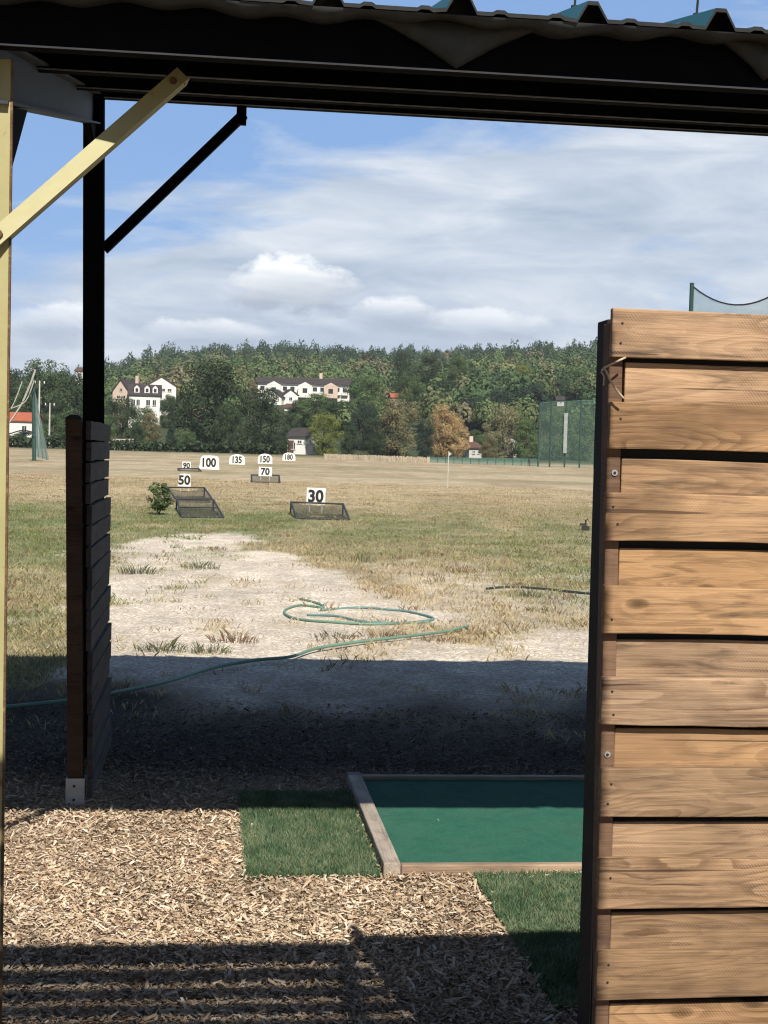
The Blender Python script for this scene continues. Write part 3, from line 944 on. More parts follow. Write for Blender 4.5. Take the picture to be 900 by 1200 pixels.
def build_right_screen():
    D = 2.9
    base = at(706, 800, D); base.z = 0
    root = thing('slatted_screen', base, 'sunlit pine board screen filling the right edge, boards staggered in two layers', 'screen', rot=PA)
    inv = root.matrix_basis.inverted()
    front = [(360, 417, 716), (469, 525, 713.5), (578, 634, 709), (686, 743, 706.5), (793, 850, 704.5), (901, 957, 702.5), (1007, 1065, 700), (1115, 1172, 698.5), (1222, 1279, 697), (1329, 1386, 695)]
    rear = [(425, 480, 731), (537, 588, 727.5), (641, 696, 724.5), (749, 803, 720.5), (854, 911, 718.5), (962, 1017, 716.5), (1069, 1125, 714), (1177, 1232, 712.5), (1285, 1340, 711), (1391, 1440, 710)]
    rr = random.Random(3)
    L = 2.1; TF = 0.018; TB = 0.022
    def put(yt, yb, x, off, T, seed):
        # pick the plane through base with normal PN at offset off
        def hit(px, py):
            d = ray(px, py); o = Vector((0, 0, EYE))
            k = ((base + PN * off) - o).dot(PN) / d.dot(PN)
            return o + d * k
        b = hit(x, yb); t_ = hit(x, yt)
        H = t_.z - b.z
        me = board_mesh(L, H, T, seed)
        me.materials.append(M_board)
        o = link('board', me, root, inv @ b, (0, rr.uniform(-0.0025, 0.0025), 0))
        bv = o.modifiers.new('bevel', 'BEVEL'); bv.width = 0.0022; bv.segments = 2; bv.limit_method = 'ANGLE'; bv.angle_limit = R(40)
        return o, b, H
    fb = []
    for i, (yt, yb, x) in enumerate(front):
        o, b, H = put(yt, yb, x, 0.0, TF, 11 + i)
        fb.append(o)
        # nail heads
        if i < 8:
            for f in ((0.68, 0.27), (0.62,), (0.72, 0.36), (0.3,), (0.7, 0.22))[i % 5]:
                xn = 0.014 + 0.012 * rr.random()
                q = MB(); q.tube([(xn, -0.0012, H * f), (xn, 0.004, H * f)], 0.0024, 8)
                q.build('nail', M_dark_hole, o)
    for i, (yt, yb, x) in enumerate(rear):
        put(yt, yb, x, TF + 0.003, TB, 41 + i)
    # posts: upright seen between the boards, then a darker leaning post behind it
    def strip(name, xt, yt, xb, yb, wpx, depth, off, mat, dbot=None, label=None):
        def hit(px, py, o_):
            d = ray(px, py); o = Vector((0, 0, EYE))
            k = ((base + PN * o_) - o).dot(PN) / d.dot(PN)
            return o + d * k
        a = hit(xt, yt, off); b = hit(xb, yb, off)
        w = wpx / F * D
        k = (0 - b.z) / (a.z - b.z); g = b + (a - b) * k      # foot on the ground
        dd = depth if dbot is None else dbot
        P = [g, g + PV * w, g + PV * w + PN * dd, g + PN * dd, a, a + PV * w, a + PV * w + PN * depth, a + PN * depth]
        m = MB(); ax = (a - g).normalized(); 
        m.hexa(P)
        o = m.build(name, mat, root, world=True, bevel=0.003)
        if label: o['label'] = label
        return o
    strip('post', 714.5, 378, 697.5, 1190, 17, 0.045, TF + 0.0012, M_block)
    strip('back_post', 711.5, 374, 696.0, 1190, 16, 0.072, TF + 0.048, M_darkpost, dbot=0.15, label='leaning post toned dark for its shaded side')
    # added dark sheet that gives the board gaps their shade
    b0 = base + PV * 0.012 + PN * (TF + TB + 0.006); m = MB()
    m.hexa([b0 + Vector((0, 0, .12)), b0 + PV * 2.0 + Vector((0, 0, .12)), b0 + PV * 2.0 + PN * .003 + Vector((0, 0, .12)), b0 + PN * .003 + Vector((0, 0, .12)),
            b0 + Vector((0, 0, 1.84)), b0 + PV * 2.0 + Vector((0, 0, 1.84)), b0 + PV * 2.0 + PN * .003 + Vector((0, 0, 1.84)), b0 + PN * .003 + Vector((0, 0, 1.84))])
    m.build('gap_shade_sheet', M_dark_hole, root, world=True)
    # uprights further along, hidden by the frame but holding the boards
    for s in (1.05, 2.0):
        m = MB(); g = base + PV * s
        m.box(g + PN * (TF + TB + .012 + 0.025) + Vector((0, 0, 0.92)), (0.07, 0.045, 1.84), ax=(PV, PN, Vector((0, 0, 1))))
        m.build('post', M_block, root, world=True)
    # washers on the post
    for x, y in ((720, 554), (711.5, 884)):
        d = ray(x, y); o = Vector((0, 0, EYE))
        k = ((base + PN * (TF + .0012)) - o).dot(PN) / d.dot(PN); p = o + d * k
        q = MB(); q.tube([p - PN * .0025, p + PN * .001], 0.0062, 12)
        q.tube([p - PN * .004, p - PN * .0026], 0.0028, 8, mi=1)
        q.build('washer', [M_screw, M_dark_hole], root, world=True)
    # string tied round the post
    pts = [at(733, 419, 2.89), at(722, 424, 2.878), at(708, 431, 2.874), at(706, 434, 2.90), at(709, 433, 2.872), at(716, 447, 2.876), at(724, 459, 2.876), at(731, 467, 2.88)]
    m = MB(); m.tube(smooth_path(pts, 5), 0.0022, 6)
    m.tube(smooth_path([at(707, 432, 2.872), at(704.5, 436, 2.87), at(707.5, 441, 2.868), at(707, 452, 2.87)], 4), 0.0015, 5)
    tg = m.build('string', M_string, smooth=True, origin=at(708, 431, 2.874))
    tag(tg, 'frayed pale string knotted round the post of the board screen', 'string')
build_right_screen()

def build_left_screen():
    D = 6.44
    xl, xr = at(74.5, 600, D).x, at(93, 600, D).x
    w = xr - xl
    base = Vector(((xl + xr) / 2, D, 0))
    root = thing('divider_screen', base, 'dark slatted timber divider seen edge on, below the thin steel post', 'screen', rot=A)
    H = at(84, 490, D).z
    m = MB()
    m.hexa([(-w / 2 + 0.04, 0, 0.09), (w / 2 + .04, 0, 0.09), (w / 2 + .04, w, 0.09), (-w / 2 + .04, w, 0.09),
            (-w / 2, 0, H), (w / 2, 0, H), (w / 2, w, H), (-w / 2, w, H)])
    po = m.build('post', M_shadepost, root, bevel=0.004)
    # pointed cap in the shade-toned board colour
    m = MB(); m.hexa([(-w / 2 - .002, -.002, H + .001), (w / 2 + .002, -.002, H + .001), (w / 2 + .002, w + .002, H + .001), (-w / 2 - .002, w + .002, H + .001),
                      (-w / 2 + .02, .02, H + .016), (w / 2 - .02, .02, H + .016), (w / 2 - .02, w - .02, H + .016), (-w / 2 + .02, w - .02, H + .016)])
    m.build('post_cap', M_shadeboard, po)
    # galvanised post foot
    m = MB()
    fx = 0.04
    m.box((fx, -0.006, 0.063), (w + 0.012, 0.004, 0.13)); m.box((fx, w + 0.006, 0.063), (w + .012, .004, 0.13))
    m.box((fx - w / 2 - .004, w / 2, 0.063), (.004, w + .007, 0.13)); m.box((fx + w / 2 + .004, w / 2, 0.063), (.004, w + .007, 0.13))
    ft = m.build('post_foot', M_bracket, root)
    for zz in (0.095, 0.035):
        q = MB(); q.tube([(fx - 0.004, -0.014, zz), (fx - 0.004, -0.0085, zz)], 0.006, 6); q.build('bolt', M_dark_hole, ft)
    # far post of the panel, hidden by the boards
    L = 1.17
    m = MB(); m.box((0, L - 0.02, H / 2), (w, 0.07, H)); m.build('post', M_shadepost, root)
    r = random.Random(9)
    pitch = 0.0925; hgt = 0.083
    z = H - 0.008 - hgt; k = 0
    first = None
    while z > 0.03:
        x = w / 2 + 0.014 + r.uniform(0, 0.006) + 0.04 * (1 - z / H)
        if first is None:
            me = board_mesh(L - 0.01, hgt, 0.022, 5)
            me.materials.append(M_shadeboard)
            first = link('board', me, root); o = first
        else:
            o = first.copy(); COL.objects.link(o); o.parent = root
        o.location = (x + 0.022, 0.012 + r.uniform(0, 0.02), z)
        o.rotation_euler = (r.uniform(-.01, .01), r.uniform(-.006, .006), R(90) + r.uniform(-.004, .004))
        z -= pitch; k += 1
build_left_screen()

# unseen slatted caster, added behind the camera and cut to the sun direction: it throws the striped shade on the chips
def build_shade_caster():
    root = thing('slatted_shade_caster', sh(-1.2, 0.3, 0), 'slatted timber canopy over the path behind the shelter', 'canopy')  # no real canopy: added unseen caster for the striped shade
    zc = 2.95; t = 1.69
    s0, s1 = -4.2, 0.938
    gaps = [0.40, 0.150, 0.135, 0.125, 0.12]
    m = MB(); k = 0
    e = t
    r = random.Random(2)
    while e > -2.6:
        wid = (0.205, 0.135, 0.11, 0.10)[k] if k < 4 else 0.115; se = s1 + (1.69 - e) * 0.168
        a0, a1 = e - wid, e
        P = [sh(s0, a0 + r.uniform(-.004, .004), zc), sh(se + wid * .145, a0 + r.uniform(-.005, .005), zc), sh(se, a1 + r.uniform(-.003, .003), zc), sh(s0, a1 + r.uniform(-.003, .003), zc)]
        m.hexa(P + [p + Vector((0, 0, 0.012)) for p in P])
        e = a0 - 0.021; k += 1
    m.build('slat_deck', M_block, root, world=True)
    for s in (s0 + 0.1, s0 + 2.2, s1 - 0.08):
        m = MB(); m.hexa([sh(s, -2.5, zc - .10), sh(s + .05, -2.5, zc - .10), sh(s + .05, 1.60, zc - .10), sh(s, 1.60, zc - .10),
                          sh(s, -2.5, zc - .002), sh(s + .05, -2.5, zc - .002), sh(s + .05, 1.60, zc - .002), sh(s, 1.60, zc - .002)])
        m.build('joist', M_block, root, world=True)
    for s, t_ in ((s0 + 0.1, -2.4), (s1 - .08, -2.4), (s0 + .1, 1.5), (s0 + 2.2, -2.4)):
        m = MB(); m.box(sh(s + .025, t_, (zc - .104) / 2), (0.09, 0.09, zc - .104)); m.build('post', M_block, root, world=True)
build_shade_caster()

# ------------------------------------------------------------------ hoses, twigs, small ground things
def hose(name, px, r, mat, label, z=0.012, cat='hose'):
    pts = []
    for p in px:
        g = gnd(p[0], p[1]); g.z = z + gz(g.x, g.y) + (p[2] if len(p) > 2 else 0); pts.append(g)
    m = MB(); m.tube(smooth_path(pts, 10), r, 8)
    o = m.build(name, mat, smooth=True, origin=pts[0])
    return tag(o, label, cat)
hose('garden_hose', [(-20, 838), (60, 829), (110, 822), (190, 806), (250, 787), (300, 778), (340, 774), (372, 763), (420, 757), (470, 752), (520, 744), (548, 737)], 0.0125, M_hose,
     'long green hose running from the shade up to the bare patch', z=0.035)
hose('garden_hose', [(352, 704), (372, 709), (378, 713), (352, 711), (336, 715), (334, 720), (350, 727), (392, 732), (440, 734), (486, 731), (503, 730)], 0.012, M_hose,
     'coiled green hose lying on the pale gravel')
hose('garden_hose', [(376, 716), (420, 713), (452, 716), (480, 719), (508, 727), (470, 732), (425, 730), (392, 724), (360, 722)], 0.0115, M_hose2,
     'teal hose loops beside the green coil')
hose('black_pipe', [(570, 690), (600, 689), (640, 692), (690, 697), (760, 702)], 0.016, M_hose3, 'thin dark pipe in the grass beyond the hoses', cat='pipe')
# dark tap stub by the screen
p = gnd(686, 622)
m = MB(); m.box((0, 0, 0.05), (0.16, 0.08, 0.10)); m.tube([(0, 0, 0.1), (0, 0, 0.22), (0.05, 0, 0.25)], 0.02, 6); m.box((-0.05, 0, .13), (0.14, .05, .05))
tag(m.build('sprinkler', M_frame, origin=(0, 0, 0)), 'small dark sprinkler standing in the grass by the screen', 'sprinkler').location = (p.x, p.y, gz(p.x, p.y))

# ------------------------------------------------------------------ targets: signs and nets
def text_mesh(s, size, mat, name, parent, loc, rot, xs=1.0, bold=0.02):
    cu = bpy.data.curves.new('lettering', 'FONT')
    cu.body = s; cu.size = size; cu.align_x = 'CENTER'; cu.align_y = 'CENTER'
    cu.offset = bold * size; cu.extrude = 0.004; cu.resolution_u = 3
    o = bpy.data.objects.new('lettering', cu); COL.objects.link(o)
    dg = bpy.context.evaluated_depsgraph_get(); dg.update()
    me = bpy.data.meshes.new_from_object(o.evaluated_get(dg))
    bpy.data.objects.remove(o, do_unlink=True)
    me.name = name
    me.materials.clear(); me.materials.append(mat)
    # centre it on its own box
    co = np.zeros(len(me.vertices) * 3, np.float32); me.vertices.foreach_get('co', co); co = co.reshape(-1, 3)
    mid = (co.min(0) + co.max(0)) / 2; co -= mid; co[:, 0] *= xs
    me.vertices.foreach_set('co', co.ravel()); me.update()
    return link(name, me, parent, loc, rot)

def sign(num, x0, x1, yt, yb, D, shape, label, xs=1.0, tsize=0.8, legs=True, lean=0.0):
    c = at((x0 + x1) / 2, yb, D)
    w = (x1 - x0) / F * D; h = (yb - yt) / F * D
    g = gz(c.x, D)
    root = thing('distance_sign', (c.x, D, g), label, 'sign', 'white distance signs on the practice field')
    z0 = max(c.z - g, 0.03)
    pts = []
    if shape == 'rect':
        pts = [(-w / 2, 0), (w / 2, 0), (w / 2 * 1.02, h * .98), (-w / 2 * .98, h)]
    elif shape == 'arch':
        pts = [(-w / 2, 0)] + [(w / 2, 0), (w / 2, h * .42)]
        for k in range(1, 12):
            a = math.pi * k / 12
            pts.append((w / 2 * math.cos(a) ** 1 if math.cos(a) >= 0 else -w / 2 * abs(math.cos(a)), h * .42 + h * .58 * math.sin(a) ** .75))
        pts.append((-w / 2, h * .42))
    else:   # board with clipped shoulders
        pts = [(-w * .5, 0), (w * .5, 0), (w * .46, h * .84), (w * .36, h * .97), (w * .1, h), (-w * .30, h * .98), (-w * .42, h * .86)]
    m = MB(); m.prism([Vector((x, -0.012, z0 + z)) for x, z in pts], (0, 0.024, 0))
    bd = m.build('board', M_white, root)
    bd.rotation_euler = (0, lean, 0)
    text_mesh(num, h * tsize, M_black, 'number', bd, (0, -0.0165, z0 + h * (0.5 if shape != 'arch' else .46)), (R(90), 0, 0), xs, 0.035)
    if z0 > 0.05:
        for s in (-1, 1):
            m = MB(); m.tube([(s * w * .33, 0.03, 0), (s * w * .33, 0.03, z0 + h * .5)], 0.018, 6)
            m.build('leg', M_concrete, root)
    return root
sign('30', 359, 381, 571.5, 591, 37.0, 'rect', 'nearest white sign, number 30, behind a black net frame', 0.95, 1.0)
sign('50', 208.5, 223.5, 555, 570, 50.0, 'clip', 'white sign with number 50 above the double net by the bush', 0.95, 0.98)
sign('70', 303, 318.5, 547, 558, 67.0, 'rect', 'small white sign with number 70 on a low net, just below 150', 0.95, 1.0)
sign('90', 213.5, 223.5, 541, 550, 92.0, 'rect', 'smallest white sign, number 90, left of the larger 100', 0.95, 0.95)
sign('100', 233, 257, 538.5, 555, 97.0, 'clip', 'wide white sign with clipped shoulders and number 100', 0.85, 0.85)
sign('135', 268.5, 287, 535.5, 547.5, 128.0, 'arch', 'white arched sign with number 135, between 100 and 150', 0.78, 0.9)
sign('150', 302, 319, 534.5, 546.3, 140.0, 'arch', 'white arched sign with number 150, directly above 70', 0.78, 0.9)
sign('180', 331, 346, 533, 542.5, 176.0, 'arch', 'farthest white arched sign, number 180, right of 150', 0.78, 0.9)

def net_frame(label, corners, D0, D1, bars=(), sag=0.25):
    """corners: photo pixels tl, tr, br, bl; bottom edge at D0 (near), top edge at D1 (further)"""
    tl, tr, br, bl = corners
    P = [at(*tl, D1), at(*tr, D1), at(*br, D0), at(*bl, D0)]
    base = (P[2] + P[3]) / 2; base.z = gz(base.x, base.y)
    root = thing('target_net', base, label, 'target net', 'black target nets on the practice field')
    for p in P: p.z = max(p.z, gz(p.x, p.y) + 0.02)
    L = [p - base for p in P]
    r = 0.018 + 0.00022 * D0
    for a, b in ((0, 1), (1, 2), (2, 3), (3, 0)):
        m = MB(); m.tube([L[a], L[b]], r, 6); m.build('frame_bar', M_frame, root)
    for f in bars:
        m = MB(); m.tube([L[0] + (L[3] - L[0]) * f, L[1] + (L[2] - L[1]) * f], r * .8, 6); m.build('frame_bar', M_frame, root)
    # legs to the ground at the back
    for a in (0, 1):
        g = L[a].copy(); g.z = gz(P[a].x, P[a].y) - base.z
        if L[a].z - g.z > 0.08:
            m = MB(); m.tube([L[a], g], r * .8, 6); m.build('leg', M_frame, root)
    N = 12; vs = []; fs = []
    for i in range(N + 1):
        for j in range(N + 1):
            u, v = i / N, j / N
            p = (L[0] * (1 - u) + L[1] * u) * (1 - v) + (L[3] * (1 - u) + L[2] * u) * v
            s = math.sin(math.pi * u) * math.sin(math.pi * min(v + .12, 1)) * sag
            p = p - Vector((0, 0, min(s, max(p.z - 0.01, 0)))); vs.append(p)
    for i in range(N):
        for j in range(N):
            a = i * (N + 1) + j; fs.append((a, a + N + 1, a + N + 2, a + 1))
    m = MB(); m.add(vs, fs); m.build('netting', M_net_black, root, smooth=True)
    return root
net_frame('black net frame on the grass in front of the 30 sign', ((341, 588.5), (402, 590.5), (409.5, 609), (347, 607.5)), 33.6, 36.0, (0.0,), 0.18)
net_frame('near half of the double net, black frame with crossbar by the bush', ((207, 585), (250, 585.5), (262, 608), (213, 608)), 32.6, 37.0, (0.48,), 0.06)
net_frame('far half of the double net, sagging under the 50 sign', ((196.5, 571), (239.5, 571.5), (248, 584), (205, 584)), 41.0, 46.0, (), 0.30)
net_frame('low black net trough below the 70 sign', ((294.5, 556.5), (327, 557), (328, 567.5), (295, 567)), 66.5, 67.4, (), 0.12)
net_frame('faint black net low in the grass below the 90 sign', ((208.5, 549), (233, 549), (236, 554.5), (211, 554.5)), 90.0, 91.5, (), 0.05)

# flag pole
p = gnd(524.5, 572)
root = thing('flag_pole', (p.x, p.y, gz(p.x, p.y)), 'thin white flag pole standing alone on the open field', 'flag pole')
top = at(524.5, 529, p.y).z
m = MB(); m.tube([(0, 0, 0), (0, 0, top)], 0.018, 6); m.build('pole', M_concrete, root)
m = MB(); vs = []; 
for i in range(5):
    for j in (0, 1): vs.append((0.02 + i * 0.025, 0.015 * math.sin(i * 1.6), top - 0.02 - j * 0.18 + i * 0.015 * (1 if j else -1)))
m.add(vs, [(i * 2, i * 2 + 2, i * 2 + 3, i * 2 + 1) for i in range(4)])
fo = m.build('flag', M_concrete, root); fo.modifiers.new('solid', 'SOLIDIFY').thickness = 0.004

# ------------------------------------------------------------------ trees
def crown_mesh(kind, leafmat, seed, nclump, nleaf, leaf):
    """unit crown: z 0..1, radius about 0.5; leaf-sized quads in clumps"""
    r = np.random.default_rng(seed)
    cl = []
    while len(cl) < nclump:
        z = r.random(); th = r.uniform(0, 2 * math.pi)
        if kind == 'round': rad = 0.5 * math.sqrt(max(0, 1 - (2 * z * 0.93 - 0.93) ** 2)) ** 0.8
        elif kind == 'wide': rad = 0.5 * max(0, 1 - abs(z * 1.1 - 0.45) ** 2.2 * 2.2) ** 0.7
        elif kind == 'tall': rad = 0.5 * (math.sin(math.pi * min(1, z * 0.86 + 0.10)) ** 0.6)
        elif kind == 'cone': rad = 0.5 * (1 - z) ** 0.85 + 0.03
        elif kind == 'umbrella': z = 0.45 + 0.55 * z; rad = 0.5 * math.sqrt(max(0, 1 - ((z - 0.45) / 0.55) ** 2))
        elif kind == 'bush': rad = 0.5 * math.sqrt(max(0, 1 - z ** 2))
        rad *= 0.82 + 0.36 * math.sin(th * 3 + seed) * math.sin(z * 7 + seed) * 0.6 + r.normal(0, 0.06)
        q = rad * (0.45 + 0.42 * r.random() ** 0.5)
        cl.append((q * math.cos(th), q * math.sin(th), min(max(z, 0.03), 0.97), r.uniform(0.10, 0.19)))
    cl = np.array(cl)
    n = nclump * nleaf
    c = np.repeat(cl, nleaf, 0)
    d = r.normal(0, 1, (n, 3)); d /= np.linalg.norm(d, axis=1)[:, None]
    pos = c[:, :3] + d * (c[:, 3] * r.random(n) ** 0.22)[:, None] * np.array([1.0, 1.0, 0.75])
    nrm = d + r.normal(0, 0.33, (n, 3)) + np.array([0, 0, 0.15]); nrm /= np.linalg.norm(nrm, axis=1)[:, None]
    ref = r.normal(0, 1, (n, 3))
    x = np.cross(nrm, ref); x /= np.linalg.norm(x, axis=1)[:, None]
    y = np.cross(nrm, x)
    s = leaf * r.uniform(0.6, 1.3, n)[:, None]
    V = np.stack([pos - x * s, pos - y * s * 0.55, pos + x * s, pos + y * s * 0.55], 1).reshape(-1, 3)
    return fastmesh('crown', V, 4, leafmat)

CROWNS = {}
def get_crown(kind, colour, var):
    key = (kind, colour, var)
    if key not in CROWNS:
        CROWNS[key] = crown_mesh(kind, LEAF[colour], {'round': 1, 'wide': 2, 'tall': 3, 'cone': 4, 'umbrella': 5, 'bush': 6}[kind] * 10 + var, 64, 170, 0.0175)
    return CROWNS[key]
TRUNKS = {}
def get_trunk(var):
    if var not in TRUNKS:
        r = random.Random(var + 50); m = MB()
        m.tube([(0, 0, -0.03), (0.01, 0, 0.2), (-0.01, 0.01, 0.5), (0.01, 0, 0.8)], [0.034, 0.026, 0.018, 0.006], 7)
        for k in range(6):
            a = r.uniform(0, 6.28); z = r.uniform(0.22, 0.55)
            e = (0.3 * math.cos(a), 0.3 * math.sin(a), z + r.uniform(0.1, 0.28))
            m.tube([(0, 0, z), (e[0] * .5, e[1] * .5, z + (e[2] - z) * .4), e], [0.013, 0.009, 0.003], 5)
        TRUNKS[var] = mesh('trunk', m.v, m.f, M_bark, True)
    return TRUNKS[var]
NTREE = [0]
def tree(x, ytop, wpx, D, kind, colour, label, group='trees beyond the field', low=0.06, name='tree', cat='tree', X=None):
    g0 = at(x, 530, D); X = g0.x; g = gz(X, D)
    H = at(x, ytop, D).z - g; W = wpx / F * D
    i = NTREE[0]; NTREE[0] += 1
    root = thing(name, (X, D, g), label, cat, group)
    yaw = (i * 2.399) % 6.283
    c = link('crown', get_crown(kind, colour, i % 3), root, (0, 0, H * low), (0, 0, yaw))
    c.scale = (W, W, H * (1 - low))
    t = link('trunk', get_trunk(i % 3), root, (0, 0, 0), (0, 0, yaw))
    t.scale = (min(W, H), min(W, H), H)
    return root
TREES = [
    (16, 436, 46, 320, 'round', 'dark', 'dark green tree at the far left, behind the yellow post edge'),
    (50, 425, 66, 305, 'round', 'mid', 'rounded leafy tree rising behind the tall net pole on the left'),
    (88, 441, 58, 292, 'round', 'dark', 'dense dark tree immediately left of the thin steel post'),
    (108, 470, 46, 285, 'round', 'dark', 'dark tree mostly hidden behind the thin steel post'),
    (143, 468, 46, 268, 'round', 'dark', 'dark tree below the pink gabled house'),
    (62, 487, 42, 255, 'bush', 'mid', 'low green tree beside the foot of the net pole'),
    (175, 486, 34, 275, 'bush', 'olive', 'thin dull shrubby tree below the dormer house'),
    (162, 499, 22, 246, 'round', 'dark', 'small dark tree standing before the dormer house'),
    (201, 498, 20, 246, 'cone', 'blue', 'small dark conifer at the left foot of the big dark tree'),
    (242, 429, 98, 264, 'round', 'dark', 'largest dark evergreen at the field edge, left of centre'),
    (305, 458, 62, 258, 'round', 'dark', 'dark bushy evergreen to the right of the largest one'),
    (268, 476, 40, 252, 'round', 'dark', 'dark tree filling the gap between the two big evergreens'),
    (366, 463, 52, 345, 'round', 'mid', 'green tree standing in front of the long white terrace'),
    (395, 470, 46, 335, 'round', 'dark', 'dark tree at the right end of the long white terrace'),
    (379, 486, 46, 247, 'round', 'yellow', 'bright yellow green tree beside the white modern house'),
    (428, 443, 62, 348, 'round', 'mid', 'broad mid green tree above the yellow green one'),
    (425, 476, 40, 275, 'round', 'blue', 'bluish dark tree between yellow green tree and olive tree'),
    (408, 499, 30, 254, 'round', 'dark', 'small dark tree right beside the yellow green tree'),
    (438, 492, 34, 256, 'round', 'dark', 'low dark tree in front of the bluish one'),
    (464, 471, 60, 262, 'round', 'olive', 'dull olive brown tree left of the orange tree'),
    (517, 476, 48, 252, 'tall', 'autumn', 'dry orange autumn tree near the middle of the tree line'),
    (536, 492, 32, 251, 'round', 'autumn', 'small brownish tree touching the right of the orange tree'),
    (498, 494, 26, 249, 'round', 'blue', 'small grey green bush under the orange tree'),
    (467, 414, 36, 430, 'tall', 'dark', 'leftmost of three tall dark trees on the slope'),
    (501, 419, 38, 432, 'tall', 'dark', 'middle of three tall dark trees on the slope'),
    (535, 420, 36, 428, 'tall', 'mid', 'rightmost and lightest of three tall trees on the slope'),
    (553, 466, 46, 338, 'round', 'blue', 'dark bluish tree above the small dark roofed house'),
    (583, 459, 52, 342, 'round', 'blue', 'dark bluish tree above the pale willow'),
    (622, 452, 56, 345, 'round', 'blue', 'dark bluish tree above the corner of the tall net'),
    (612, 429, 32, 470, 'round', 'yellow', 'light green round tree high on the right slope'),
    (672, 432, 40, 450, 'round', 'mid', 'round green tree on the slope just left of the board screen'),
    (646, 446, 40, 440, 'round', 'dark', 'dark round tree left of the round green slope tree'),
    (589, 477, 50, 250, 'round', 'pale', 'pale feathery olive tree left of the tall net'),
    (616, 494, 40, 247, 'bush', 'mid', 'bright green bush tree at the left corner of the tall net'),
    (648, 480, 46, 262, 'round', 'mid', 'green tree seen through the left bays of the tall net'),
    (680, 486, 46, 264, 'round', 'mid', 'green tree seen through the right bays of the tall net'),
    (167, 479, 40, 300, 'round', 'mid', 'green tree hiding the foot of the dormer house'),
    (197, 464, 26, 330, 'round', 'dark', 'slim dark tree between the chalet and the largest evergreen'),
    (128, 474, 30, 300, 'round', 'mid', 'green tree under the left edge of the pink house'),
    (331, 507, 22, 244, 'round', 'dark', 'small dark tree against the left wall of the modern house'),
    (350, 470, 34, 352, 'round', 'dark', 'dark tree in front of the middle of the terrace'),
    (573, 512, 26, 244, 'bush', 'olive', 'dull shrub half covering the small dark roofed house'),
    (556, 505, 30, 300, 'bush', 'mid', 'low green shrub beside the small dark roofed house'),
    (30, 506, 44, 240, 'bush', 'dark', 'low dark bush below the white red roofed house'),
    (220, 506, 30, 245, 'bush', 'mid', 'green shrub under the largest dark evergreen'),
    (118, 488, 50, 262, 'bush', 'mid', 'mid green shrub behind the top of the dark divider'),
    (340, 485, 26, 300, 'round', 'dark', 'dark tree between the evergreen and the modern white house'),
    (480, 440, 44, 380, 'round', 'mid', 'green tree beneath the tall dark slope trees'),
    (520, 448, 50, 385, 'round', 'dark', 'dark tree below the rightmost tall slope trees'),
]
for T in TREES: tree(*T)

# hedge along the far edge of the field
def hedge(x0, x1, D, hpx, label):
    n = 2600
    a, b = at(x0, 530, D).x, at(x1, 530, D).x
    H = hpx / F * D
    r = np.random.default_rng(8)
    X = r.uniform(a, b, n); Yv = D + r.normal(0, 0.8, n)
    top = H * (0.55 + 0.8 * fbm(X * 0.25, X * 0 + 3, 88, 3))
    z = top * r.random(n) ** 0.7
    pos = np.stack([X, Yv, z + ground_z(X, Yv)], 1)
    nrm = r.normal(0, 1, (n, 3)); nrm /= np.linalg.norm(nrm, axis=1)[:, None]
    x = np.cross(nrm, r.normal(0, 1, (n, 3))); x /= np.linalg.norm(x, axis=1)[:, None]; y = np.cross(nrm, x)
    s = r.uniform(0.2, 0.45, n)[:, None]
    V = np.stack([pos - x * s, pos - y * s * .6, pos + x * s, pos + y * s * .6], 1).reshape(-1, 3)
    c0 = np.array(((a + b) / 2, D, gz((a + b) / 2, D)))
    o = link('hedge', fastmesh('hedge', V - c0, 4, LEAF['dark']), None, c0)
    tag(o, label, 'hedge')
hedge(-30, 210, 236, 13, 'low dark hedge along the left far edge of the field')
hedge(205, 326, 240, 11, 'low dark undergrowth at the foot of the big evergreens')

# small bush by the double net, with a dry stem
def shrub():
    p = gnd(186, 603); g = gz(p.x, p.y)
    root = thing('shrub', (p.x, p.y, g), 'small leafy green bush left of the double net', 'bush')
    H = at(184, 567, p.y).z - g; W = 32 / F * p.y
    c = link('foliage', crown_mesh('round', LEAF['mid'], 91, 60, 26, 0.05), root, (0.0, 0, H * 0.18)); c.scale = (W, W, H * .82)
    m = MB(); r = random.Random(4)
    for k in range(7):
        a = r.uniform(0, 6.28); m.tube([(0, 0, 0), (0.08 * math.cos(a), 0.08 * math.sin(a), .2), (.2 * math.cos(a), .2 * math.sin(a), .5)], [.012, .009, .004], 5)
    m.build('stem', M_bark, root)
shrub()
# dead weeds round the field
def weed(x, y, h, n, label, mat, seed):
    p = gnd(x, y); r = random.Random(seed); m = MB(); n *= 7; h *= 0.75
    R0 = 0.08 + 0.004 * p.y
    for k in range(n):
        a = r.uniform(0, 6.28); q = r.random() ** 0.6 * R0
        b = Vector((q * math.cos(a) * 1.6, q * math.sin(a), -0.005)); l = r.uniform(.3, 1.1); hh = h * r.uniform(.25, 1.0) * (1 - 0.5 * q / R0)
        ya = r.uniform(0, 6.28); wd = Vector((math.cos(ya), math.sin(ya), 0)) * (0.0013 + 0.00010 * p.y)
        a2 = a + r.uniform(-1, 1); t = Vector((math.cos(a2) * l * hh, math.sin(a2) * l * hh, hh)); mid = Vector((t.x * .35, t.y * .35, hh * .62))
        m.add([b - wd, b + wd, b + mid + wd, b + t, b + mid - wd], [(0, 1, 2, 3, 4)])
    o = m.build('weed', mat, origin=(0, 0, 0)); o.location = (p.x, p.y, gz(p.x, p.y))
    tag(o, label, 'weed')
M_weed = m_plain('grey_green_weed', (0.11, 0.12, 0.06), (0.06, 0.07, 0.035), 9, 0.8)
M_weed2 = m_plain('brown_weed', (0.20, 0.13, 0.08), (0.11, 0.07, 0.045), 9, 0.8)
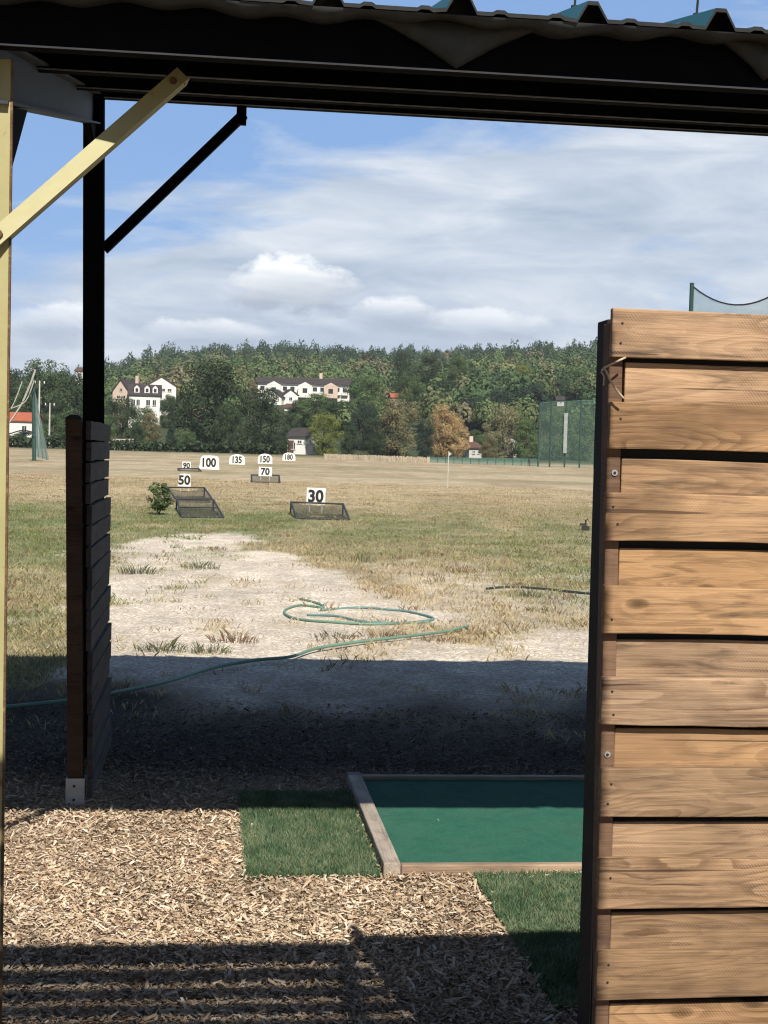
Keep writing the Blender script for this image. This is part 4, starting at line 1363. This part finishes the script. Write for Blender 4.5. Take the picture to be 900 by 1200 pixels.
weed(421, 658, .34, 7, 'upright grey weed right of the pale gravel patch', M_weed, 1)
weed(454, 748, .16, 14, 'brown seedy weed beside the end of the green hose', M_weed2, 2)
weed(189, 763, .22, 16, 'green weed clump at the shadow edge beside the divider', M_weed, 3)
weed(242, 764, .18, 18, 'low green weed clump in front of the shadow edge', M_weed, 4)
weed(235, 668, .26, 14, 'grey green weed on the far part of the gravel', M_weed, 5)
weed(543, 671, .22, 12, 'reddish brown weed in the mixed grass on the right', M_weed2, 6)
weed(275, 752, .20, 16, 'straw coloured weed left of the hose, near the shade', M_weed2, 7)
weed(393, 748, .12, 12, 'small green weed along the hose at the shadow edge', M_weed, 8)
weed(162, 672, .24, 20, 'spreading weed on the gravel right of the divider', M_weed, 9)
weed(620, 700, .18, 14, 'small weed near the dark pipe', M_weed, 10)
weed(516, 752, .14, 12, 'small brown weed right of the hose end', M_weed2, 12)

# ------------------------------------------------------------------ houses
M_wallw = m_plain('white_render', (0.74, 0.73, 0.70), (0.60, 0.59, 0.56), 0.4, 0.9)
M_wallp = m_plain('pink_render', (0.58, 0.46, 0.38), (0.50, 0.39, 0.32), 0.4, 0.9)
M_roofd = m_plain('dark_slate_roof', (0.055, 0.045, 0.045), (0.04, 0.032, 0.034), 1.0, 0.8)
M_roofr = m_plain('red_tile_roof', (0.42, 0.12, 0.06), (0.32, 0.09, 0.05), 1.5, 0.85)
M_roofb = m_plain('brown_tile_roof', (0.12, 0.07, 0.055), (0.09, 0.05, 0.04), 1.5, 0.85)
M_glass = m_plain('dark_window', (0.035, 0.04, 0.05), (0.02, 0.025, 0.03), 1, 0.2, 0.5)
M_trim = m_plain('white_trim', (0.66, 0.66, 0.64), (0.58, 0.58, 0.56), 1, 0.7)
HB = []     # photo boxes kept clear of nearer forest trees

def house(name, label, x0, x1, ybase, yeave, yridge, D, depth, wall, roofm, ridge='x', rot=0.0, wins=(), dormers=(), chim=None, over=0.35, cat='house', door=None, sink=6.0):
    """front face spans photo x0..x1; wins: (fx, fz, w, h) fractions of the front"""
    c = at((x0 + x1) / 2, ybase, D)
    w = (x1 - x0) / F * D; h = (ybase - yeave) / F * D; rh = (yeave - yridge) / F * D
    HB.append((x0 - 4, x1 + 4, yridge - 3, ybase, D))
    root = thing(name, (c.x, D, c.z), label, cat, rot=rot)
    m = MB()
    m.box((0, depth / 2, h / 2 - sink / 2), (w, depth, h + sink))
    if ridge == 'y':
        m.prism([Vector((-w / 2, 0, h)), Vector((w / 2, 0, h)), Vector((0, 0, h + rh))], (0, depth, 0))
    else:
        m.prism([Vector((-w / 2, 0, h)), Vector((-w / 2, depth, h)), Vector((-w / 2, depth / 2, h + rh))], (w, 0, 0))
    m.build('wall', wall, root)
    m = MB(); t = 0.22
    if ridge == 'y':
        k = rh / (w / 2)
        for s in (-1, 1):
            e = Vector((s * (w / 2 + over), -over, h - over * k + .03)); p = Vector((0, -over, h + rh + .03))
            a = [e, p, p + Vector((0, 0, t)), e + Vector((0, 0, t))]
            m.prism(a, (0, depth + 2 * over, 0))
    else:
        k = rh / (depth / 2)
        for s in (0, 1):
            ye = -over if s == 0 else depth + over
            e = Vector((-w / 2 - over, ye, h - over * k + .03)); p = Vector((-w / 2 - over, depth / 2, h + rh + .03))
            m.prism([e, p, p + Vector((0, 0, t)), e + Vector((0, 0, t))], (w + 2 * over, 0, 0))
    ro = m.build('roof', roofm, root)
    for fx, fz, ww, wh in wins:
        m = MB(); X = (fx - .5) * w; Z = fz * h; W2 = ww * w; H2 = wh * h
        m.box((X, -0.03, Z), (W2, 0.05, H2)); wo = m.build('window', M_glass, root)
        m = MB()
        m.box((X, -0.08, Z - H2 / 2 - .06), (W2 + .3, 0.16, 0.1)); m.box((X, -.07, Z), (0.07, .02, H2))
        m.build('sill', M_trim, wo)
    if door:
        m = MB(); m.box(((door[0] - .5) * w, -0.04, 1.05), (1.0 if len(door) < 2 else door[1], 0.07, 2.1)); m.build('door', M_roofb, root)
    for fx in dormers:
        X = (fx - .5) * w; dw, dh = 1.25, 1.35; z0 = h + 0.22 * rh; kk = rh / (depth / 2); y0 = 0.22 * depth / 2 - 0.45
        m = MB(); m.box((X, y0 + 1.2, z0 + dh / 2 - .1), (dw, 2.4, dh)); m.prism([Vector((X - dw / 2, y0, z0 + dh - .1)), Vector((X + dw / 2, y0, z0 + dh - .1)), Vector((X, y0, z0 + dh + .5))], (0, 2.4, 0))
        d = m.build('dormer', M_trim, root)
        m = MB(); m.box((X, y0 - .03, z0 + .6), (0.6, 0.05, 0.8)); m.build('window', M_glass, d)
        m = MB()
        for s in (-1, 1):
            e = Vector((X + s * (dw / 2 + .15), y0 - .15, z0 + dh - .2)); p = Vector((X, y0 - .15, z0 + dh + .55))
            m.prism([e, p, p + Vector((0, 0, .12)), e + Vector((0, 0, .12))], (0, 2.5, 0))
        m.build('roof', roofm, d)
    if chim:
        for fx in chim:
            m = MB(); m.box(((fx - .5) * w, depth / 2, h + rh + 0.3), (0.7, 0.7, 1.8)); m.build('chimney', M_wallp, ro)
    return root
house('house', 'white house with orange red roof at the far left edge', -12, 37, 514, 493, 484, 262, 9, M_wallw, M_roofr, 'x', 0.0, ((.82, .55, .10, .35),), sink=5)
house('house', 'pink gabled house with steep dark roof, left of the dormer house', 131, 152, 473, 459, 445, 352, 10, M_wallp, M_roofd, 'y', R(-14), ((.35, .55, .16, .22), (.68, .55, .16, .22), (.5, 1.15, .14, .2)), chim=(0.95,))
house('house', 'white house with dark roof and three white dormers', 151, 187, 479, 463, 451, 345, 9, M_wallw, M_roofd, 'x', R(8), ((.14, .45, .12, .4), (.30, .45, .10, .4), (.62, .45, .12, .4), (.82, .45, .1, .4)), dormers=(.25, .58, .84))
house('house', 'wide white gabled chalet behind the dormer house', 172, 206, 462, 452, 441.5, 385, 12, M_wallw, M_roofb, 'y', R(10), ((.3, .5, .14, .3), (.55, .5, .14, .3), (.78, .5, .12, .3)))
house('house', 'small pale house on the crest above the dark left trees', 88, 104, 442, 435, 430.5, 460, 9, M_wallw, M_roofb, 'x', 0.0, ((.3, .5, .2, .4),))
house('house', 'white modern house with a dark lean roof beside the yellow green tree', 336, 358, 531, 512, 503, 248, 8, M_wallw, M_roofd, 'x', R(-12), ((.35, .45, .16, .4), (.68, .7, .2, .16)), door=(.2,), sink=3)
house('house', 'red roofed house showing between trees on the middle slope', 459, 474, 471, 466, 461.5, 400, 8, M_wallp, M_roofr, 'x', R(5), ((.3, .5, .15, .5), (.7, .5, .15, .5)))
house('house', 'small dark roofed house right of the orange tree', 549, 565, 535, 525, 519, 262, 7, M_concrete, M_roofb, 'x', R(20), ((.35, .5, .16, .3), (.75, .5, .12, .3)), chim=(.7,), sink=3)
house('house', 'tiny pale house behind the pale olive tree', 594, 606, 527, 516, 512, 268, 6, M_wallw, M_roofb, 'y', 0.0, ((.5, .5, .25, .35),), sink=3)
house('house', 'pale house with dark roof above the tall net', 653, 661, 474, 469, 465, 420, 6, M_concrete, M_roofd, 'x', 0.0, ((.5, .5, .2, .4),))

def terrace():
    D = 455
    x0, x1 = 302, 409
    c = at((x0 + x1) / 2, 466, D); w = (x1 - x0) / F * D; h = (466 - 450) / F * D; rh = 1.9
    HB.append((x0 - 3, x1 + 3, 441, 470, D))
    root = thing('terraced_housing', (c.x, D, c.z), 'long white terrace with flat dark roof and white gables on the hillside', 'housing block')
    m = MB(); m.box((0, 5, h / 2 - 4), (w, 10, h + 8)); m.build('wall', M_wallw, root)
    m = MB(); m.prism([Vector((-w / 2 - .5, -.8, h + .02)), Vector((-w / 2 - .5, 10.8, h + .02)), Vector((-w / 2 - .5, 7, h + rh)), Vector((-w / 2 - .5, 3, h + rh))], (w + 1, 0, 0)); m.build('roof', M_roofd, root)
    for fx in (.18, .52, .80):
        X = (fx - .5) * w
        m = MB(); m.box((X, -1.2, h / 2 - .3), (4.2, 2.35, h - .6)); m.prism([Vector((X - 2.1, -2.37, h - .58)), Vector((X + 2.1, -2.37, h - .58)), Vector((X, -2.37, h + .5))], (0, 2.3, 0))
        g = m.build('gable', M_wallp if fx == .80 else M_wallw, root)
        m = MB(); m.box((X, -2.41, h * .5), (1.4, .05, 1.4)); m.build('window', M_glass, g)
    for k in range(12):
        fx = .05 + k * .082
        if min(abs(fx - q) for q in (.18, .52, .80)) < .07: continue
        X = (fx - .5) * w
        m = MB(); m.box((X, -.03, h * .62), (1.3, .05, 1.3)); wo = m.build('window', M_glass, root)
        m = MB(); m.box((X, -.5, h * .35), (2.0, 1.0, .9)); m.build('balcony', M_wallp if k % 3 == 0 else M_trim, root)
    m = MB(); m.box((w * .18, 4, h + rh + .6), (.9, .9, 2.2)); m.build('chimney', M_wallp, root)
terrace()
house('house', 'white gabled house stepped below the left end of the terrace', 304, 330, 476, 465, 456, 425, 9, M_wallw, M_roofd, 'y', R(-10), ((.3, .5, .16, .35), (.65, .5, .16, .35)))
house('house', 'small white gabled house below the middle of the terrace', 332, 349, 472, 463, 456.5, 428, 8, M_wallw, M_roofd, 'y', R(12), ((.5, .5, .2, .4),))
house('house', 'pale low house peeping out right of the big evergreens', 333, 346, 486, 478, 473.5, 400, 7, M_wallw, M_roofb, 'x', R(-8), ((.5, .5, .2, .4),))

# ------------------------------------------------------------------ fences and nets far off
def wall_strip(name, label, cat, x0, x1, yt0, yt1, D0, D1, thick, mat, parts=None):
    a = at(x0, 540, D0); b = at(x1, 540, D1); a.z = gz(a.x, D0); b.z = gz(b.x, D1)
    ta = at(x0, yt0, D0).z; tb = at(x1, yt1, D1).z
    c = (a + b) / 2
    root = thing(name, c, label, cat)
    d = (b - a); d.z = 0; L = d.length; d.normalize(); n = Vector((-d.y, d.x, 0))
    return root, a - c, b - c, ta - c.z, tb - c.z, n
# reed fence: a pale ragged sheet of stems on posts
root, a, b, ta, tb, n = wall_strip('reed_fence', 'pale dry reed fence along the far edge of the field', 'fence', 380, 503, 531.5, 535, 200, 192, .1, None)
r_ = np.random.default_rng(5); N = 900
f = r_.random(N); P0 = np.array(a)[None] + (np.array(b) - np.array(a))[None] * f[:, None]; P0 += r_.normal(0, .05, (N, 3)) * np.array([1, 1, 0])
hh = (ta + (tb - ta) * f) * r_.uniform(.6, 1.0, N)
dx = np.array((1, 0.05, 0)) * 0.035
tip = np.stack([r_.normal(0, .06, N), r_.normal(0, .03, N), hh], 1)
V = np.stack([P0 - dx, P0 + dx, P0 + tip + dx, P0 + tip - dx], 1).reshape(-1, 3)
cols = np.repeat(np.array([(0.40, 0.345, 0.255)]) * r_.uniform(.75, 1.2, N)[:, None], 4, 0)
rs = link('reed_screen', fastmesh('reed_screen', V, 4, M_chip, cols), root)
m = MB()
for k in range(9):
    p = a + (b - a) * (k / 8); m.tube([p + Vector((0, .12, 0)), p + Vector((0, .12, ta * .9))], .05, 5)
m.build('stake', M_bark, root)

root, a, b, ta, tb, n = wall_strip('mesh_fence', 'low green windbreak fence left of the tall net', 'fence', 503, 631, 535.5, 537.5, 197, 193, .05, None)
m = MB(); m.add([a, b, b + Vector((0, 0, tb)), a + Vector((0, 0, ta))], [(0, 1, 2, 3)]); m.build('mesh_sheet', M_net_fence, root)
for k in range(14):
    p = a + (b - a) * (k / 13); m = MB(); m.tube([p - Vector((0, .06, 0)), p + Vector((0, -.06, ta * 1.04))], .045, 6); m.build('post', M_greenpole, root)

# low pale wall on the left field edge
root, a, b, ta, tb, n = wall_strip('garden_wall', 'low pale garden wall behind the dark divider top', 'wall', 112, 156, 514, 514.5, 238, 238, .2, None)
m = MB(); m.hexa([a, b, b + Vector((0, .25, 0)), a + Vector((0, .25, 0)), a + Vector((0, 0, ta)), b + Vector((0, 0, tb)), b + Vector((0, .25, tb)), a + Vector((0, .25, ta))]); m.build('masonry', M_concrete, root)
m = MB(); m.hexa([a + Vector((-.05, -.05, ta + .01)), b + Vector((.05, -.05, tb + .01)), b + Vector((.05, .3, tb + .01)), a + Vector((-.05, .3, ta + .01)),
                  a + Vector((-.05, -.05, ta + .12)), b + Vector((.05, -.05, tb + .12)), b + Vector((.05, .3, tb + .12)), a + Vector((-.05, .3, ta + .12))]); m.build('coping', M_roofb, root)

def tall_net(label, posts, D, ytops, matnet, sag=0.0, r=0.07, extra_bar=None, slope=0.0):
    pts = []
    for i, x in enumerate(posts):
        d = D[i]; t = at(x, ytops[i], d); g = Vector((t.x, d, gz(t.x, d))); pts.append((g, t))
    c = sum((p[0] for p in pts), Vector()) / len(pts); c.z = pts[0][0].z
    root = thing('ball_stop_net', c, label, 'safety net', 'tall green ball stop nets')
    vs = []; fs = []; rope = []
    N = 14
    for i in range(len(pts) - 1):
        (g0, t0), (g1, t1) = pts[i], pts[i + 1]
        for k in range(N + 1):
            f = k / N
            g = g0.lerp(g1, f); t = t0.lerp(t1, f); t.z -= sag * 4 * f * (1 - f) + 0.06
            o = len(vs); vs += [g - c, t - c]; rope.append(t - c)
            if k: fs.append((o - 2, o, o + 1, o - 1))
    m = MB(); m.add(vs, fs); m.build('netting', matnet, root)
    for g, t in pts:
        m = MB(); m.tube([g - c, t - c + Vector((0, 0, 0.05))], r, 8); m.build('post', M_darkpole, root)
    m = MB(); m.tube(rope, 0.02 + (0.0002 * D[0]), 6); m.build('top_rope', M_frame if sag else M_greenpole, root)
    return root, pts, c
tn, tp, tc = tall_net('tall green net wall on posts at the far end, beside the board screen', [633, 646.5, 664, 681.5, 699, 717], [190] * 6, [472, 470.5, 470, 469, 468.5, 468], M_net_green, 0.0, 0.11)
m = MB(); g = tp[2][0]; p0 = at(662.5, 531, 189.6) - tc; p1 = at(662.8, 484, 189.6) - tc
m.box((p0 + p1) / 2, (0.45, 0.05, (p1 - p0).length)); pb = m.build('banner', m_plain('grey_white_banner', (0.30, 0.33, 0.33), (0.2, 0.23, 0.23), 2, .8), tn)
tall_net('nearer tall net whose sagging top rope shows above the board screen', [811, 935, 1075], [60, 57, 54], [333, 322, 310], M_net_grey, 0.92, 0.09)

# left net pole with its drawn-in net, guy ropes and light
def net_pole():
    D = 112
    b = gnd(40, 540); D = b.y
    t = at(39, 446, D); bz = gz(b.x, D); b.z = bz
    root = thing('net_pole', b, 'dark green pole with a gathered teal net flaring to its base', 'net pole')
    m = MB(); m.tube([Vector((0, 0, 0)), t - b], [0.16, 0.13], 8); m.build('pole', M_darkpole, root)
    vs = []; fs = []; N = 16; K = 12
    e = at(57.5, 533, D + 6); e.z = gz(e.x, e.y)
    for i in range(N + 1):
        f = i / N
        top = t - b - Vector((-.08, -.05, 0.25 * (1 + f)))
        bot = Vector((0.15, 0, 0.35)).lerp(e - b, f)
        for k in range(K + 1):
            g = k / K; p = top.lerp(bot, g)
            p = p + Vector((0.05, 0.35, 0)) * math.sin(f * 19) * g
            vs.append(p)
    for i in range(N):
        for k in range(K):
            a = i * (K + 1) + k; fs.append((a, a + 1, a + K + 2, a + K + 1))
    m = MB(); m.add(vs, fs); m.build('gathered_net', M_net_pale, root, smooth=True)
    for pts, rr, nm in (([(41.5, 433), (36, 449), (27, 470), (20, 482), (10, 496), (0, 502)], .075, 'guy_rope'), ([(26, 447), (19, 466), (13, 478), (2, 490)], .045, 'guy_rope'), ([(40, 446), (30, 470), (12, 479), (0, 483)], .045, 'guy_rope')):
        m = MB(); m.tube(smooth_path([at(x, y, D - 1) - b for x, y in pts], 5), rr, 5); m.build(nm, M_rope, root)
    m = MB(); m.tube(smooth_path([at(x, y, D - .5) - b for x, y in ((40, 507), (30, 504.5), (22, 505), (12, 508), (0, 510))], 5), .05, 5); m.build('cable', M_frame, root)
net_pole()
def utility(x, yb, yt, D, label):
    t = at(x, yt, D); g = gz(t.x, D)
    root = thing('utility_pole', (t.x, D, g), label, 'utility pole')
    H = t.z - g
    m = MB(); m.tube([(0, 0, 0), (0, 0, H)], [.16, .11], 7); m.build('pole', M_concrete, root)
    m = MB(); m.box((0, 0, H - .5), (1.8, .12, .12)); m.build('crossarm', M_frame, root)
    for s in (-.7, 0, .7):
        m = MB(); m.tube([(s, 0, H - .42), (s, 0, H - .05)], .09, 6); m.build('insulator', M_trim, root)
utility(46.5, 500, 446, 225, 'grey utility pole with a crossarm just right of the net pole')
utility(58.5, 500, 472, 240, 'shorter utility pole among the dark trees on the left')

# ------------------------------------------------------------------ forest on the hill
def build_forest():
    r = np.random.default_rng(21)
    protos = []
    for k in range(5):
        nq = 430
        d = r.normal(0, 1, (nq, 3)); d /= np.linalg.norm(d, axis=1)[:, None]; d[:, 2] = np.abs(d[:, 2]) * 1.15 - 0.25
        lump = 0.82 + 0.34 * np.sin(d[:, 0] * 5 + k) * np.sin(d[:, 1] * 5 + 2 * k) + r.normal(0, 0.07, nq)
        pos = d * lump[:, None]
        nrm = d + r.normal(0, .30, (nq, 3)); nrm /= np.linalg.norm(nrm, axis=1)[:, None]
        x = np.cross(nrm, r.normal(0, 1, (nq, 3))); x /= np.linalg.norm(x, axis=1)[:, None]; y = np.cross(nrm, x)
        s = r.uniform(.06, .12, nq)[:, None]
        protos.append(np.stack([pos - x * s, pos - y * s * .8, pos + x * s, pos + y * s * .8], 1).reshape(-1, 3))
    Y = []; X = []
    Ys = np.sqrt(r.uniform(330 ** 2, 880 ** 2, 9500))
    Xs = r.uniform(-0.34, 0.30, 9500) * Ys
    # thin to roughly one per cell
    cell = {}
    for x, y in zip(Xs, Ys):
        c = 6.4 if y < 600 else 7.4
        k = (int(x // c), int(y // c), c)
        if k not in cell: cell[k] = (x, y)
    XY = np.array(list(cell.values())); X, Y = XY[:, 0], XY[:, 1]
    n = len(X)
    Z = ground_z(X, Y)
    rad = r.uniform(2.8, 5.2, n); hgt = rad * r.uniform(1.5, 2.2, n)
    pine = (Y > 700) & (r.random(n) < 0.45)
    rad = np.where(pine, rad * 0.75, rad); hgt = np.where(pine, hgt * 1.35, hgt)
    # keep houses clear
    px, py_t = proj(np.stack([X, Y, Z + hgt], 1)); prx = rad / Y * F
    keep = np.ones(n, bool)
    for x0, x1, y0, y1, D in HB:
        keep &= ~((Y < D + 14) & (px + prx > x0) & (px - prx < x1) & (py_t < y1 - 1) & (Y > D - 170))
    X, Y, Z, rad, hgt, pine = (q[keep] for q in (X, Y, Z, rad, hgt, pine)); n = len(X)
    pal = np.array([(0.070, 0.118, 0.052), (0.092, 0.142, 0.058), (0.125, 0.165, 0.068), (0.170, 0.185, 0.082), (0.048, 0.082, 0.046), (0.165, 0.155, 0.088)])
    VV = []; CC = []
    cn = fbm(X / 60, Y / 60, 41, 3)
    for i in range(n):
        V = protos[i % 5]
        a = r.uniform(0, 6.28); ca, sa = math.cos(a), math.sin(a)
        W = np.empty_like(V)
        W[:, 0] = (V[:, 0] * ca - V[:, 1] * sa) * rad[i] + X[i]; W[:, 1] = (V[:, 0] * sa + V[:, 1] * ca) * rad[i] + Y[i]
        W[:, 2] = Z[i] + hgt[i] * (0.5 + 0.62 * V[:, 2])
        VV.append(W)
        if pine[i]: c = pal[4]
        else:
            q = cn[i] + r.normal(0, .15)
            c = pal[0] if q < .45 else pal[1] if q < .59 else pal[2] if q < .69 else pal[3] if q < .78 else pal[5]
        c = c * r.uniform(.8, 1.2)
        CC.append(np.repeat(c[None] * r.uniform(.75, 1.25, (430, 1)), 4, 0))
    o = link('woodland', fastmesh('woodland', np.concatenate(VV), 4, M_forest, np.concatenate(CC)))
    tag(o, 'dense mixed woodland covering the hill behind the houses', 'woodland', kind='stuff')
build_forest()

# ------------------------------------------------------------------ light and sky
SUN = Vector((0.27, -1.0, 1.0)).normalized()       # towards the sun
elev = math.asin(SUN.z); azim = math.atan2(SUN.x, SUN.y)
ld = bpy.data.lights.new('sun', 'SUN'); ld.energy = 5.0; ld.angle = R(0.5); ld.color = (1.0, 0.93, 0.82)
lo = bpy.data.objects.new('sun', ld); COL.objects.link(lo)
lo.rotation_euler = (-SUN).to_track_quat('-Z', 'Y').to_euler()
lo.location = (3, -20, 25)

w = bpy.data.worlds.new('World'); SC.world = w; w.use_nodes = True
nt = w.node_tree
for nd in list(nt.nodes): nt.nodes.remove(nd)
class WN(NT):
    def __init__(s): s.t = nt
W = WN()
outn = W.n('ShaderNodeOutputWorld')
sky = W.n('ShaderNodeTexSky'); sky.sky_type = 'NISHITA'; sky.sun_disc = False
sky.sun_elevation = elev; sky.sun_rotation = azim
sky.air_density = 0.85; sky.dust_density = 0.4; sky.ozone_density = 2.0; sky.altitude = 200
bg1 = W.n('ShaderNodeBackground'); bg1.inputs['Strength'].default_value = 0.05
W.l(sky.outputs[0], bg1.inputs['Color'])
tc = W.n('ShaderNodeTexCoord'); sp = W.n('ShaderNodeSeparateXYZ'); W.l(tc.outputs['Generated'], sp.inputs[0])
yy = W.math('MAXIMUM', sp.outputs['Y'], 0.15)
az = W.math('DIVIDE', sp.outputs['X'], yy); el = W.math('DIVIDE', sp.outputs['Z'], yy)
def vec(sx, sy, off=0.0):
    cb = W.n('ShaderNodeCombineXYZ')
    W.l(W.math('MULTIPLY', az, sx), cb.inputs[0]); W.l(W.math('MULTIPLY', el, sy), cb.inputs[1]); cb.inputs[2].default_value = off
    return cb.outputs[0]
n1 = W.noise(vec(5.0, 22.0, 1.3), 1.0, 8, 0.6, 0.5)
bias = W.math('SUBTRACT', W.math('ADD', W.math('MULTIPLY', az, 0.30), 0.203), el)      # >0 below the cloud edge
bias = W.math('MINIMUM', W.math('MAXIMUM', W.math('MULTIPLY', bias, 4.0), -0.22), 0.23)
cov = W.math('ADD', n1, bias)
cov = W.ramp(cov, [(0.42, 0.0), (0.66, 0.94)])
n2 = W.noise(vec(9.0, 36.0, 7.7), 1.0, 7, 0.58, 0.4)
ccol = W.ramp(n2, [(0.30, (0.335, 0.40, 0.50)), (0.50, (0.455, 0.51, 0.585)), (0.72, (0.63, 0.665, 0.705))])
# low bank of small cumulus near the hill, then one bigger puff
n3 = W.noise(vec(30.0, 48.0, 3.1), 1.0, 7, 0.62, 0.2)
def gauss(x0, y0, sx, sy):
    dx = W.math('DIVIDE', W.math('SUBTRACT', az, (x0 - 450) / F), sx / F)
    dy = W.math('DIVIDE', W.math('SUBTRACT', el, (528 + 0.029 * (x0 - 450) - y0) / F), sy / F)
    q = W.math('ADD', W.math('MULTIPLY', dx, dx), W.math('MULTIPLY', dy, dy))
    return q, dy
puffs = []
for (x0, y0, sx, sy, top) in ((328, 342, 92, 46, 1.0), (455, 372, 60, 26, .6), (60, 380, 70, 32, .6), (230, 395, 90, 26, .55), (560, 385, 90, 26, .55)):
    q, dy = gauss(x0, y0, sx, sy)
    d = W.math('ADD', W.math('SUBTRACT', 1.0, q), W.math('MULTIPLY', W.math('SUBTRACT', n3, 0.5), 2.6))
    msk = W.ramp(d, [(0.15, 0.0), (0.62, top)])
    lit = W.ramp(W.math('ADD', W.math('MULTIPLY', dy, 0.5), W.math('ADD', W.math('MULTIPLY', n2, 0.6), 0.2)), [(0.34, (0.34, 0.39, 0.47)), (0.54, (0.54, 0.58, 0.63)), (0.80, (0.86, 0.87, 0.87))])
    puffs.append((msk, lit))
for msk, lit in puffs[::-1]:
    ccol = W.mix(msk, ccol, lit)
    cov = W.math('MAXIMUM', cov, msk)
front = W.ramp(sp.outputs['Y'], [(0.35, 0.0), (0.7, 1.0)])
above = W.ramp(sp.outputs['Z'], [(0.0, 0.0), (0.02, 1.0)])
cov = W.math('MULTIPLY', cov, front)
bg2 = W.n('ShaderNodeBackground'); bg2.inputs['Strength'].default_value = 1.0
W.l(ccol, bg2.inputs['Color'])
mx = W.n('ShaderNodeMixShader'); W.l(cov, mx.inputs[0]); W.l(bg1.outputs[0], mx.inputs[1]); W.l(bg2.outputs[0], mx.inputs[2])
veil = W.n('ShaderNodeBackground'); veil.inputs['Color'].default_value = (0.235, 0.40, 0.72, 1); veil.inputs['Strength'].default_value = 1.0
mv = W.n('ShaderNodeMixShader'); W.l(W.math('MULTIPLY', front, 0.65), mv.inputs[0]); W.l(bg1.outputs[0], mv.inputs[1]); W.l(veil.outputs[0], mv.inputs[2])
W.l(mv.outputs[0], mx.inputs[1])
W.l(mx.outputs[0], outn.inputs['Surface'])

hz = MB(); hz.box((0, 732, 40), (2400, 1560, 84))
t = bpy.data.materials.new('haze'); t.use_nodes = True
for nd in list(t.node_tree.nodes):
    if nd.type != 'OUTPUT_MATERIAL': t.node_tree.nodes.remove(nd)
vp = t.node_tree.nodes.new('ShaderNodeVolumePrincipled')
vp.inputs['Color'].default_value = (0.80, 0.88, 1.0, 1); vp.inputs['Density'].default_value = 0.00013; vp.inputs['Anisotropy'].default_value = 0.0
t.node_tree.links.new(vp.outputs[0], t.node_tree.nodes['Material Output'].inputs['Volume'])
tag(hz.build('haze', t), kind='stuff')
SC.view_settings.view_transform = 'Standard'
SC.view_settings.look = 'None'
SC.view_settings.gamma = 1.0
SC.view_settings.use_curve_mapping = False
SC.view_settings.exposure = 0.45
SC.render.engine = 'CYCLES'
SC.cycles.use_denoising = True
SC.cycles.max_bounces = 6
SC.cycles.filter_width = 1.15
SC.cycles.transparent_max_bounces = 12
